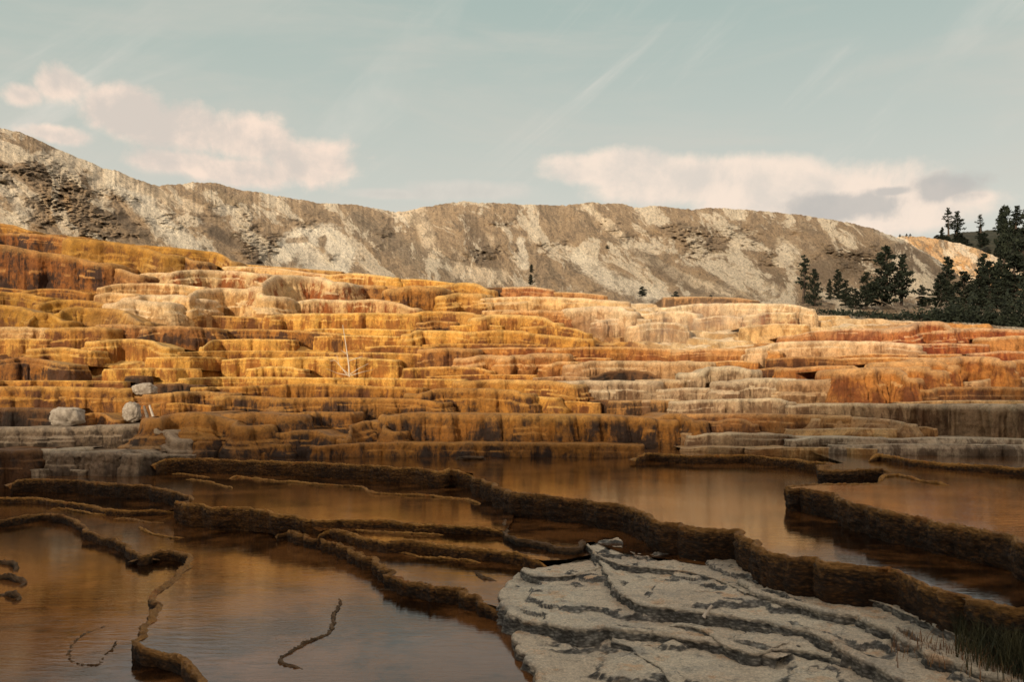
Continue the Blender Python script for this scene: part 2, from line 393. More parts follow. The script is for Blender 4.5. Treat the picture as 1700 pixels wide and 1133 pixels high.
def terraced_slope():
    us = np.arange(-260, 1965, 2.6)
    NR = 700
    a = np.linspace(0, 1, NR)
    U = np.broadcast_to(us, (NR, len(us)))
    vb = shore_v(us) + 26; vc = crest(us) + 3
    V = vb[None] * (1 - a[:, None]) + vc[None] * a[:, None]
    D = Dfun(U, V)
    P = W3(U, V, D)
    x, y, z = P[..., 0], P[..., 1], P[..., 2]
    def q(t, w): f = t - np.floor(t); return np.floor(t) + sst(f, 1 - w, 1)
    n = 1.1 * fbm(x * .16, y * .22, 0, 3, 3) + .35 * fbm(x * .9, y * .7, 0, 3, 31) - .30 * lobes(x + .7 * y + 2 * vn(y * .2), 1.7, 8)
    step = .34
    t = z / step + n * 1.6
    zq = (q(t, .24) - t) * step
    fr = (t - np.floor(t))
    t2 = z / .13 + n * 2.5 + 3
    zq2 = (q(t2, .35) - t2) * .13
    deep = sst(V, vb[None] - 2, vb[None] - 26)
    z2 = z + zq * deep + zq2 * .6 * deep - .16 + .03 * fbm(x * 3, y * 3, 0, 3, 12) - .5 * (1 - deep)
    wt = sst(fr, .76, .82) * (1 - .6 * sst(fr, .9, 1.0))
    # plateau behind the crest
    ex = []
    Pt = np.stack([x, y, z2], -1)
    last = Pt[-1]
    ext = [last + np.array([0, d, -.02 * d]) * 1.0 for d in (1, 3, 8, 18, 40)]
    Pt = np.concatenate([Pt, np.array(ext)], 0)
    nr = Pt.shape[0]
    Uf = np.concatenate([U, np.broadcast_to(us, (5, len(us)))], 0); Vf = np.concatenate([V, np.broadcast_to(V[-1], (5, len(us)))], 0)
    wt = np.concatenate([wt, np.zeros((5, len(us)))], 0)
    A, S, L = zone_cols(Uf, Vf)
    mesh_obj_ = mesh_obj('terraced_slope', Pt, grid_faces(nr, len(us)), M['trav'],
        attrs=dict(Col=A, Str=S, Lip=L, wt=wt.ravel(), sx=(Pt[..., 0]).ravel(), sz=Pt[..., 2].ravel()))
    tag(mesh_obj_, kind='structure', label='broad terraced slope of golden and cream travertine', cat='slope')
terraced_slope()

def hillside(name, label, sky, D0f, Dsky, us, NR, cols, amp, seed, v0off=24, mat='hill', kind='structure', hidden_drop=30, rough=1.0):
    su = [p[0] for p in sky]; sv = [p[1] for p in sky]
    s0 = np.interp(us, su, sv)
    s0 = s0 + 3.4 * fbm(us / 26, 0, seed, 4, seed) * rough + 2.4 * fbm(us / 6, 3, seed, 3, seed + 2) * rough
    v0 = crest(us) + v0off
    Dc = D0f(us)
    Ds = np.interp(us, [p[0] for p in Dsky], [p[1] for p in Dsky])
    a = np.linspace(0, 1, NR)
    U = np.broadcast_to(us, (NR, len(us))); A2 = a[:, None]
    V = v0[None] + (s0 - v0)[None] * A2
    D = Dc[None] + (Ds - Dc)[None] * (A2 ** .92) + 22 * A2 ** 9
    # gullies: coordinates across and along the fall line as seen on the slope
    th = np.interp(us, [-300, 200, 420, 600, 760, 880, 1000, 1250, 1500, 1900], [1.0, .95, .9, 1.0, .65, .6, .9, 1.0, .95, .7])[None]
    du = us[1] - us[0]
    ac = np.cumsum(np.cos(th[0]))[None] * du - (V - 400) * np.sin(th); al = np.cumsum(np.sin(th[0]))[None] * du + (V - 400) * np.cos(th)
    ac = ac + 9 * fbm(U / 40, V / 30, 5, 3, seed + 40)
    g1 = fbm(ac / 52, al / 200, 0, 4, seed + 1, ridged=True)
    g2 = fbm(ac / 13, al / 30, 0, 3, seed + 2)
    g3 = fbm(U / 45, V / 30, 0, 4, seed + 4, ridged=True)
    g4 = fbm(U / 9, V / 4, 0, 4, seed + 5, .6)
    big = fbm(U / 170, V / 110, 0, 3, seed + 9)
    edge = np.minimum(sst(A2, 0, .12), 1 - .6 * sst(A2, .9, 1.0))
    rock = sst(fbm(U / 80, V / 45, 3, 4, seed + 7) + cols[1](U, V), .0, .5)
    g5 = fbm(U / 4.5, V / 2.2, 0, 3, seed + 6, .65)
    disp = edge * amp * (4.2 * big + 3.8 * g1 + 1.1 * g2 + rock * (3.6 * g3 + 2.0 * g4 + .5 * g5) + .45 * g4 + .22 * g5)
    # ledgy strata in the rocky places: D steps
    D2 = D - disp
    P = W3(U, V, D2)
    rows = [P]
    lastp = P[-1]
    for k, d in enumerate((3, 10, 30, 60)):
        q = lastp + np.array([0, d, -d * .12 * (k > 0)]); q = q * 1.0; q[:, 2] -= hidden_drop * (k / 4.0) ** 2 * .5
        rows.append(q[None])
    P = np.concatenate(rows, 0)
    C = cols[0](U, V, A2 + 0 * U, g1, g2, g3, g4, rock, big)
    C = np.concatenate([C, np.broadcast_to(C[-1], (4,) + C[-1].shape)], 0)
    o = mesh_obj(name, P, grid_faces(P.shape[0], len(us)), M[mat], attrs=dict(Col=C.reshape(-1, 3), pu=(np.concatenate([ac, ac[-4:]], 0) * .1).ravel(), pv=(np.concatenate([al, al[-4:] - np.arange(4)[:, None] * 5], 0) * .05).ravel()))
    tag(o, label=label, cat='hill', kind=kind)
    return o, (us, s0, v0, Dc, Ds)
def Dcrest(u): return Dfun(u, crest(u))

PALE = np.array((.78, .65, .49)); TAUPE = np.array((.42, .315, .215)); DKR = np.array((.15, .12, .095)); WARM = np.array((.50, .35, .21)); WHT = np.array((.84, .77, .65))
# pale and dark patches of the slope: (polyline, width, colour, strength)
HP = [([(195, 300), (260, 360), (330, 425), (370, 450)], 20, WHT, .9), ([(150, 275), (230, 310), (330, 350)], 12, PALE, .8), ([(0, 300), (45, 330), (30, 370)], 22, WHT, .7),
 ([(470, 420), (500, 395), (545, 392), (575, 420), (560, 445)], 22, WHT, 1.0), ([(515, 430), (530, 445)], 26, WHT, .9), ([(440, 415), (425, 440)], 13, DKR, .9), ([(480, 400), (510, 398)], 7, TAUPE, .8), ([(535, 395), (535, 415)], 6, TAUPE, .9),
 ([(60, 320), (110, 350), (150, 370), (220, 385)], 30, TAUPE, .8), ([(80, 330), (90, 370)], 9, WARM, .8), ([(110, 320), (118, 375)], 7, WARM, .8), ([(170, 345), (220, 380)], 12, DKR, .6), ([(0, 225), (80, 260), (130, 290)], 14, TAUPE, .8), ([(20, 240), (60, 275)], 10, DKR, .5),
 ([(345, 320), (400, 345)], 14, np.array((.40, .31, .21)), .8), ([(360, 350), (385, 350)], 8, WHT, .7), ([(355, 385), (395, 400)], 12, DKR, .7), ([(290, 355), (340, 370)], 12, TAUPE, .7),
 ([(590, 370), (640, 400), (700, 430), (760, 455)], 22, np.array((.30, .245, .185)), .8), ([(600, 420), (620, 440)], 12, WARM, .5), ([(655, 345), (700, 365), (720, 420)], 15, PALE, .8), ([(740, 350), (730, 400)], 14, TAUPE, .8), ([(780, 370), (800, 425)], 18, DKR, .55),
 ([(760, 450), (830, 460)], 16, PALE, .9), ([(865, 400), (870, 440)], 9, WHT, .8), ([(845, 360), (850, 435)], 10, TAUPE, .9), ([(900, 360), (930, 450)], 26, TAUPE, .75), ([(885, 345), (885, 395)], 10, PALE, .7),
 ([(960, 430), (1010, 465), (1080, 488)], 18, WHT, .8), ([(980, 345), (1010, 375), (1060, 420), (1130, 460), (1210, 490)], 9, PALE, .95), ([(1040, 400), (1100, 450), (1160, 480)], 14, DKR, .5), ([(1120, 380), (1180, 430), (1240, 480)], 14, TAUPE, .8),
 ([(1210, 420), (1260, 465), (1310, 490)], 8, PALE, .7), ([(1160, 400), (1240, 440), (1300, 470)], 14, DKR, .45), ([(1300, 405), (1330, 440)], 14, PALE, .7), ([(1360, 450), (1420, 440)], 22, DKR, .5), ([(1455, 382), (1500, 400)], 7, WHT, 1.0), ([(1520, 408), (1545, 425), (1572, 445)], 4, WHT, 1.0),
 ([(1500, 420), (1560, 470)], 22, DKR, .7), ([(1350, 370), (1450, 390)], 16, TAUPE, .6), ([(1180, 350), (1300, 360)], 10, TAUPE, .5), ([(330, 307), (400, 315), (450, 330)], 6, TAUPE, .9), ([(1150, 470), (1280, 495)], 9, PALE, .5)]
def seg_d(U, V, pts):
    d = np.full(U.shape, 1e9)
    for (x0, y0), (x1, y1) in zip(pts[:-1], pts[1:]):
        dx, dy = x1 - x0, y1 - y0
        t = np.clip(((U - x0) * dx + (V - y0) * dy) / (dx * dx + dy * dy), 0, 1)
        d = np.minimum(d, np.hypot(U - x0 - t * dx, V - y0 - t * dy))
    return d
def hill_cols(U, V, A, g1, g2, g3, g4, rock, big):
    k = sst(.55 * g1 + .6 * fbm(U / 60, V / 38, 1, 6, 77, .65) + .45 * g2 + .10, -.06, .14)
    k = .35 * k + .65 * sst(.7 * g1 + .8 * g2 + .35 * fbm(U / 60, V / 38, 1, 6, 78, .6) + .05, -.3, .35)
    C = PALE * (1 - k[..., None]) + TAUPE * k[..., None]
    kd = sst(rock * .7 + g4 * .6 + g3 * .3, .65, 1.15)[..., None] * .7
    C = C * (1 - kd) + DKR * kd
    kw = sst(fbm(U / 35, V / 22, 8, 4, 99), .18, .42)[..., None] * .45
    C = C * (1 - kw) + WARM * kw
    wu = 10 * fbm(U / 28, V / 18, 2, 4, 55); wv = 7 * fbm(U / 28, V / 18, 6, 4, 56)
    fine = .5 * fbm(U / 7, V / 5, 1, 4, 57, .65)
    for pts, w, c, s in HP:
        d = seg_d(U + wu, V + wv, pts) / w + fine
        f = (s * (1 - sst(d, .55, 1.15)))[..., None]
        C = C * (1 - f) + c * f
    right = sst(U, 1000, 1450)[..., None]  # right flank darkened in the colour where it turns from the light
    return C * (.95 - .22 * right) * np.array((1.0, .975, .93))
def hill_rock(U, V):
    r = np.full(U.shape, -.22)
    for (u, v, ru, rv, s) in [(130, 350, 120, 45, .9), (60, 270, 120, 30, .6), (380, 340, 70, 30, .7), (400, 400, 60, 22, .5), (430, 420, 30, 25, .6), (900, 400, 60, 40, .3), (1200, 400, 120, 40, .5), (1100, 380, 80, 30, .3), (1420, 430, 90, 50, .6), (620, 385, 70, 30, .45), (500, 360, 60, 22, .35), (800, 390, 40, 40, .5)]:
        r = r + s * np.exp(-((U - u) / ru) ** 2 - ((V - v) / rv) ** 2)
    return r
SKY = [(-300, 130), (-100, 178), (0, 212), (40, 222), (90, 245), (130, 262), (170, 278), (195, 285), (235, 300), (262, 309), (300, 305), (330, 303), (365, 305), (385, 312), (430, 320), (480, 328), (520, 336), (600, 341), (650, 352), (668, 352), (700, 344), (745, 337), (770, 335), (850, 339), (940, 341), (985, 336), (1040, 340), (1062, 345), (1090, 342), (1150, 348), (1185, 345), (1260, 350), (1330, 357), (1400, 368), (1455, 381), (1500, 399), (1545, 424), (1580, 448), (1620, 478), (1700, 505), (1965, 520)]
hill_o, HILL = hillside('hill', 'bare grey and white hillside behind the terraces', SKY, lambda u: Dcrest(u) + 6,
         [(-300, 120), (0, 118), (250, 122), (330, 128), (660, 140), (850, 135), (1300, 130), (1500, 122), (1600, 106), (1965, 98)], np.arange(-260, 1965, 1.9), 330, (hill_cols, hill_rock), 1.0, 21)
def orange_cols(U, V, A, g1, g2, g3, g4, rock, big):
    k = sst(g4 + g2, -.2, .6)[..., None]
    C = np.array((.62, .36, .15)) * (1 - k) + np.array((.42, .19, .06)) * k
    k2 = sst(g3, .1, .7)[..., None] * .5
    return C * (1 - k2) + np.array((.68, .50, .32)) * k2
hillside('travertine_mound', 'distant orange travertine mound between bare hill and dark forest', [(1400, 440), (1470, 402), (1495, 392), (1530, 393), (1570, 399), (1620, 412), (1660, 430), (1720, 440), (1850, 460)],
         lambda u: 175 + 0 * u, [(1400, 195), (1850, 195)], np.arange(1400, 1850, 2.0), 90, (orange_cols, lambda U, V: 0 * U), .7, 44, v0off=0)
def forest_cols(U, V, A, g1, g2, g3, g4, rock, big):
    return np.array((.03, .034, .022)) + 0 * U[..., None]
hillside('forest_hill', 'dark wooded hill on the right skyline', [(1450, 420), (1520, 402), (1545, 398), (1570, 390), (1620, 384), (1700, 379), (1800, 372), (1965, 360)],
         lambda u: 215 + 0 * u, [(1450, 250), (1965, 250)], np.arange(1450, 1965, 3.0), 60, (forest_cols, lambda U, V: 0 * U), .8, 61, v0off=0, mat='forest')

# one ground sheet out to the horizon, below everything else
g = mesh_obj('ground', [(-3000, -3000, -3.2), (3000, -3000, -3.2), (3000, 3000, -3.2), (-3000, 3000, -3.2)], [(0, 1, 2, 3)], M['soil'], smooth=False)
tag(g, kind='structure')
# unseen hill added behind the viewpoint, shaped to keep the sun off the pools
def add_shade_ridge():
    xs = np.arange(-190, 150, 3.0); ys = np.linspace(-130, -30, 40)
    X, Y = np.meshgrid(xs, ys)
    h = RIDGE_H * np.exp(-((Y + 80) / 26) ** 2) * (1 + .10 * fbm(X / 30, Y / 30, 0, 3, 5) + .10 * fbm(X / 7, Y / 9, 0, 3, 6))
    h = h * (1 - sst(X, -40, -14))
    o = mesh_obj('shade_ridge', np.stack([X, Y, h - 3.2], -1), grid_faces(len(ys), len(xs)), M['soil'])
    tag(o, kind='structure', label='unseen hill added behind the viewpoint to shade the pools', cat='shade_ridge')
RIDGE_H = 48.0
add_shade_ridge()
# ------------------------------------------------------------------ ledges, rims, pools
CROP = {'a': (0, 350), 'b': (550, 350), 'c': (1100, 350), 'd': (0, 733), 'e': (550, 733), 'f': (1100, 733)}
K = 1700 / 600.0
def px(crop, pts):
    if crop == 'p': return np.array(pts, float)
    ox, oy = CROP[crop]
    return np.array([(ox + x / K, oy + y / K) for x, y in pts], float)
def resample(pts, step, sm=2.0):
    d = np.r_[0, np.cumsum(np.hypot(*np.diff(pts, axis=0)[:, :2].T))]
    n = max(8, int(d[-1] / step)); t = np.linspace(0, d[-1], n)
    out = np.stack([np.interp(t, d, pts[:, k]) for k in range(pts.shape[1])], -1)
    kern = np.exp(-.5 * (np.arange(-6, 7) / sm) ** 2); kern /= kern.sum()
    for k in range(out.shape[1]):
        e = np.pad(out[:, k], 6, mode='reflect', reflect_type='odd')
        out[:, k] = np.convolve(e, kern, 'valid')
    return out
def curve_frame(c):
    t = np.gradient(c[:, :2], axis=0); t /= np.maximum(np.hypot(t[:, 0], t[:, 1]), 1e-9)[:, None]
    s = np.r_[0, np.cumsum(np.hypot(*np.diff(c[:, :2], axis=0).T))]
    return s, t, np.stack([t[:, 1], -t[:, 0]], -1)
_seed = [100]
def ledge(crop, pts, h, pal, label, cat='ledge', z=None, flare=.10, lobe=.15, lobeL=None, flute=.05, back=None, end=1.0, mat='trav', rr=.17, meander=.42, name='travertine_ledge', kind=None, rough=1.0, base=.35, bdir=None):
    """one terrace: tread, rounded lip and a lobed, fluted wall. h: wall height in crop pixels (or metres when z is given)"""
    _seed[0] += 1; seed = _seed[0]
    P = px(crop, pts); k = 1 if crop == 'p' else K
    P = resample(P, 2.2)
    hh = np.linspace(h[0], h[1], len(P)) if isinstance(h, tuple) else np.full(len(P), float(h))
    if z is None:
        hp = hh / k; vb = P[:, 1] + hp
        D = Dfun(P[:, 0], vb) - .35
        # the wall follows a smooth plan, and then winds in and out
        kern = np.ones(15) / 15; D = np.convolve(np.pad(D, 7, mode='edge'), kern, 'valid')
        D = D + meander * vn(P[:, 0] / 38.0, seed, 0, seed) - meander * .5 * vn(P[:, 0] / 14.0, seed, 2, seed)
        Hm = hp / F * D
        C = W3(P[:, 0], P[:, 1], D)
    else:
        D = z * F / (HV - P[:, 1]); C = W3(P[:, 0], P[:, 1], D); Hm = hh
    # rounded returns at both ends
    r = end * float(np.clip(Hm.mean() * 1.1, .25, 1.6))
    def ret(p, t0, sgn):
        a = np.linspace(0, math.pi / 2, 9)[1:]
        q = [(p[0] + sgn * .8 * r * math.sin(x), p[1] + r * (1 - math.cos(x)), p[2]) for x in a]
        q.append((q[-1][0], q[-1][1] + r, p[2])); return q
    if end > 0:
        L0 = ret(C[0], 0, -1)[::-1]; L1 = ret(C[-1], 0, 1)
        nL, nR = len(L0), len(L1)
        C = np.concatenate([np.array(L0), C, np.array(L1)], 0)
        Hm = np.r_[np.full(nL, Hm[0]), Hm, np.full(nR, Hm[-1])]
    ds = max(.018, float(np.median(C[:, 1])) * 1.7 / F)
    C4 = resample(np.concatenate([C, Hm[:, None]], 1), ds, 3.0); C = C4[:, :3]; Hm = C4[:, 3]
    s, t, nrm = curve_frame(C)
    if bdir is not None: C[:, 2] -= .16 * (1 - sst(s, 0, .7))       # the step grows out of its neighbour
    # round the lip corners of the wall
    Rr = np.minimum(rr * Hm, .22)
    if lobeL is None: lobeL = float(np.clip(Hm.mean() * 1.5, .5, 2.6)) * np.random.default_rng(seed).uniform(.7, 1.6)
    lb = lobes(s, lobeL, seed); lb2 = lobes(s, lobeL * .33, seed + 7)
    if z is None: C[:, 2] += .02 * np.minimum(Hm, 1) * (lb - 1) + .045 * np.minimum(Hm, 1) * fbm(s / .8, 0, seed, 3, seed)
    if back is None: back = 5.0
    ntop, narc, nw = 9, 6, int(np.clip(Hm.mean() / ds / 1.3, 8, 46))
    rows = []; wts = []
    bx = C[:, 0]; bmax = C[:, 1].max() + back
    fr = np.array([1, .55, .3, .16, .09, .05, .025, .01, .004])[:ntop]
    if bdir is not None: fr = np.linspace(1, 0, 90) ** 1.25
    wz = .012 * rough if bdir is None else .045
    o_lip = lobe * (lb - .6) * np.minimum(Hm, .9) + .25 * lobe * lb2 * np.minimum(Hm, .6)
    for f in fr:                                    # tread
        x = C[:, 0] - nrm[:, 0] * Rr; y = C[:, 1] - nrm[:, 1] * Rr
        x = x + nrm[:, 0] * o_lip * (1 - f) ; y = y + nrm[:, 1] * o_lip * (1 - f)
        if bdir is None: yy = y * (1 - f) + bmax * f
        else: x = x + bdir[0] * back * f; yy = y + bdir[1] * back * f
        zt = C[:, 2] - .03 * sst(f, .0, .1) + wz * fbm(x * 5, yy * 5, 0, 3, seed) * .7; wt0 = 0 * s
        if bdir is not None:                        # terracettes on the tread
            zt = zt + .02 * fbm(x * 16, yy * 16, 0, 3, seed + 2, .6)
            tq = 2.6 * fbm(x * .8, yy * .8, 0, 4, seed + 4) + back * f * 1.1; fq = tq - np.floor(tq)
            zt = zt + .045 * (np.floor(tq) + sst(fq, .84, 1)) * sst(f, .02, .10); wt0 = .36 * sst(fq, .82, .90) * (1 - sst(fq, .97, 1.0)) * sst(f, .03, .10)
            wt0 = np.maximum(wt0, .09 * sst(fbm(x * 3, yy * 3, 4, 4, seed + 6), .2, .5))
        rows.append(np.stack([x, yy, zt], -1)); wts.append(wt0)
    for a in np.linspace(0, math.pi / 2, narc)[1:]:  # lip
        o = -Rr + Rr * math.sin(a) + o_lip; zz = C[:, 2] - Rr + Rr * math.cos(a)
        rows.append(np.stack([C[:, 0] + nrm[:, 0] * o, C[:, 1] + nrm[:, 1] * o, zz], -1)); wts.append(np.full(len(s), .06 * a))
    fl = fbm(s / (.10 + .04 * lobeL), 0, seed, 3, seed + 3)
    fl2 = -np.abs(vn(s / .16, 3, seed, seed + 5)) * 1.2
    g = np.random.default_rng(seed + 900)
    subs = [(g.uniform(.25, .7) + .16 * vn(s / g.uniform(.8, 2.2), j * 7, seed, seed + 40 + j), np.clip(.35 + 1.3 * vn(s / g.uniform(1.0, 2.6), j * 3, seed, seed + 50 + j), 0, 1) * g.uniform(.08, .26) * (.35 if flute > .065 else 1)) for j in range(int(np.clip(Hm.mean() / .22, 1, 4)))]
    for i in range(1, nw + 1):                      # wall
        tt = i / nw
        zz = C[:, 2] - Rr - tt * (Hm - Rr)
        ramp = sst(tt, .0, .4)
        und = -.10 * Hm * sst(tt, .55, 1.0) * (1 - sst(lb, .3, .9)) if flare < .12 else 0
        o = o_lip * (1 + .35 * ramp) + flare * Hm * tt ** 1.4 + flute * np.minimum(Hm * 2.2, 1.2) * ramp * (fl + fl2) + .10 * np.minimum(Hm, 1) * fbm(s / .42, zz / .30, seed, 4, seed + 8, .6) * (.3 + .7 * ramp) + und
        wv = .12 + .88 * tt + 0 * s
        for t0, am in subs:                         # small secondary lips on the face
            o = o + am * np.minimum(Hm, 1.0) * sst(tt, t0 - .02, t0 + .05)
            wv = np.where((tt > t0 - .02) & (tt < t0 + .10) & (am > .05), .10, wv)
        o = o + rough * .022 * fbm(s * 8, zz * 7, seed, 2, seed + 9)
        rows.append(np.stack([C[:, 0] + nrm[:, 0] * o, C[:, 1] + nrm[:, 1] * o, zz], -1)); wts.append(wv)
    for e in (.4, 1.0):
        rows.append(rows[-1] * 1.0); rows[-1][:, 2] -= base * e; wts.append(np.ones(len(s)))
    V = np.array(rows); nr, nc = V.shape[:2]
    a, b, c = [np.broadcast_to(np.array(x), (nr * nc, 3)) for x in PAL[pal]]
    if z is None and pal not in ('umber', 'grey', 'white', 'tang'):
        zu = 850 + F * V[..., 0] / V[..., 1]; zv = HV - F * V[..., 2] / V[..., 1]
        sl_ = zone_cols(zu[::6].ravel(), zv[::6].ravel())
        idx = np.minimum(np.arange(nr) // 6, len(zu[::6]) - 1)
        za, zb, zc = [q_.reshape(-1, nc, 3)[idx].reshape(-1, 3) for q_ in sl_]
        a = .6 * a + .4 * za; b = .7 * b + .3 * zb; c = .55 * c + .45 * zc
    dk = 1.0 if pal in ('gold', 'creamw', 'white', 'cream', 'pink') else .86
    a = a * np.array((dk, dk * .95, dk * .86)); b = b * np.array((.72, .66, .60)); c = c * np.array((.96, .93, .86))
    # slow drift of colour from place to place
    dr = 1 + .22 * fbm(V[..., 0] / 1.6, V[..., 1] / 1.6, V[..., 2], 3, seed).reshape(-1, 1) * np.array((.6, 1.0, 1.2))
    o = mesh_obj(name, V, grid_faces(nr, nc), M[mat], attrs=dict(Col=a * dr, Str=b * dr, Lip=c * dr, wt=np.array(wts).ravel(),
        sx=np.broadcast_to(s, (nr, nc)).ravel() + seed * 3.7, sz=V[..., 2].ravel()))
    tag(o, label=label, cat=cat, kind=kind)
    return o

def rim(pts, z, drop, label, pal='rim', w=.06, crop='p', hump=.03, lobeL=.9, lobe=.10, taper=(1, 1), group=None):
    """a crusted dam: water stands behind it at z, and it drops to the next pool in front"""
    _seed[0] += 1; seed = _seed[0]
    P = resample(px(crop, pts), 2.0, 1.4)
    D = (z + hump) * F / (HV - P[:, 1]); C = W3(P[:, 0], P[:, 1], D)
    C = resample(C, .022 if len(C) < 300 else .028, 3.0)
    n = len(C); s, t, nrm = curve_frame(C)
    dp = np.linspace(drop[0], drop[1], n) if isinstance(drop, tuple) else np.full(n, float(drop))
    off = .06 * vn(s / .55, seed, 0, seed) + .03 * vn(s / .2, seed, 1, seed)
    C = C.copy(); C[:, 0] += nrm[:, 0] * off; C[:, 1] += nrm[:, 1] * off
    tp = np.ones(n); L = s[-1]
    if taper[0]: tp = np.minimum(tp, sst(s, -.02, .5))
    if taper[1]: tp = np.minimum(tp, sst(L - s, -.02, .5))
    lobe = lobe * min(1.0, dp.mean() / .25)
    lb = lobes(s, lobeL, seed, 2.0); lb2 = lobes(s, lobeL * .3, seed + 3)
    ww = w * .62 * (1 + .8 * vn(s / 1.3, 4, 0, seed)) * (.75 + .5 * (vn(s / .5, 0, 0, seed + 4) * .5 + .5)) * (.4 + .6 * tp)
    rows = []; wts = []
    crest_z = z + hump * (1.2 + .8 * vn(s / .9, 0, 5, seed) + .7 * vn(s / .35, 0, 3, seed) + .6 * fbm(s / .07, 0, 3, 3, seed + 20)) * tp - .05 * (1 - tp)
    bulge = (lobe * lb + .3 * lobe * lb2) * (.2 + .8 * tp)
    prof = []; shelf = .30 if L > 6 else .09
    for a in np.linspace(0, 1, 7): prof.append(('in', a))
    for a in np.linspace(0, 1, 7)[1:]: prof.append(('lip', a))
    nw = int(np.clip(dp.max() / .016, 5, 34))
    for a in np.linspace(0, 1, nw)[1:]: prof.append(('wall', a))
    for kind_, a in prof:
        if kind_ == 'in':
            e = a ** 3; o = -shelf * (.3 + .7 * tp) * (1 - a) + a * (bulge - ww - .03) + .03 * e; zz = z - .10 + (crest_z - z + .10) * (.55 * a + .45 * sst(a, .7, 1.02))
            wt = 0.12 * (1 - a)
        elif kind_ == 'lip':
            th = a * math.pi / 2; r = np.minimum(ww * .8, .05)
            o = bulge - ww + ww * math.sin(th); zz = crest_z - r * (1 - math.cos(th))
            wt = .03 * a
        else:
            r = np.minimum(ww * .8, .05)
            zb = z - dp - .10
            o = bulge * (1 - .35 * a) + .022 * vn(s / .5, zz / .045, seed, seed + 30) * np.minimum(dp * 3, 1) + .03 * fbm(s / .16, zz / .12, seed, 3, seed + 31) + .05 * np.sin(np.pi * a) * np.minimum(dp * 2, 1) - .03 * a; zz = crest_z - r + (zb - crest_z + r) * a
            wt = .08 + .92 * a
        x = C[:, 0] + nrm[:, 0] * o; y = C[:, 1] + nrm[:, 1] * o
        rg = .026 * fbm(x * 8, y * 8, zz * 20, 4, seed + 6, .72) + .020 * vn(x * 30, y * 30, zz * 55, seed + 8)
        k = .3 if (kind_ == 'in' and a == 0) else 1
        rows.append(np.stack([x + nrm[:, 0] * rg * k, y + nrm[:, 1] * rg * k, zz + rg * .8 * k], -1)); wts.append(np.full(n, wt))
    V = np.array(rows)
    for e in (0, -1):                               # close both ends
        cap = V[:, e:] if e else V[:, :1]
        mid = V[:, e].mean(0)[None, None] + 0 * cap
        V = np.concatenate([V, mid * .6 + cap * .4, mid], 1) if e else np.concatenate([mid, mid * .6 + cap * .4, V], 1)
    wts = [np.r_[w_[:1], w_[:1], w_, w_[-1:], w_[-1:]] for w_ in wts]
    nr, nc = V.shape[:2]
    a, b, c = [np.broadcast_to(np.array(x), (nr * nc, 3)) for x in PAL[pal]]
    o = mesh_obj('rimstone_dam', V, grid_faces(nr, nc), M['rim'], attrs=dict(Col=a, Str=b, Lip=c, wt=np.array(wts).ravel()))
    tag(o, label=label, cat='pool rim', group=group)
    cc = bulge * 1.0 - ww * .55
    return np.stack([C[:, 0] + nrm[:, 0] * cc, C[:, 1] + nrm[:, 1] * cc], -1)[::6]

def at(z, *pts):
    P = np.array(pts, float); D = z * F / (HV - P[:, 1]); return W3(P[:, 0], P[:, 1], D)[:, :2]
def pool(parts, z, label=None):
    """one level sheet of water; its front edge runs inside the rims that dam it, its back runs in under the next pool up"""
    V = np.concatenate([np.asarray(p, float).reshape(-1, 2) for p in parts]); V = np.concatenate([V, np.full((len(V), 1), z)], 1)
    o = mesh_obj('water', V, [tuple(range(len(V)))], M['water'], smooth=False)
    tag(o, kind='structure', label=label)
    return o
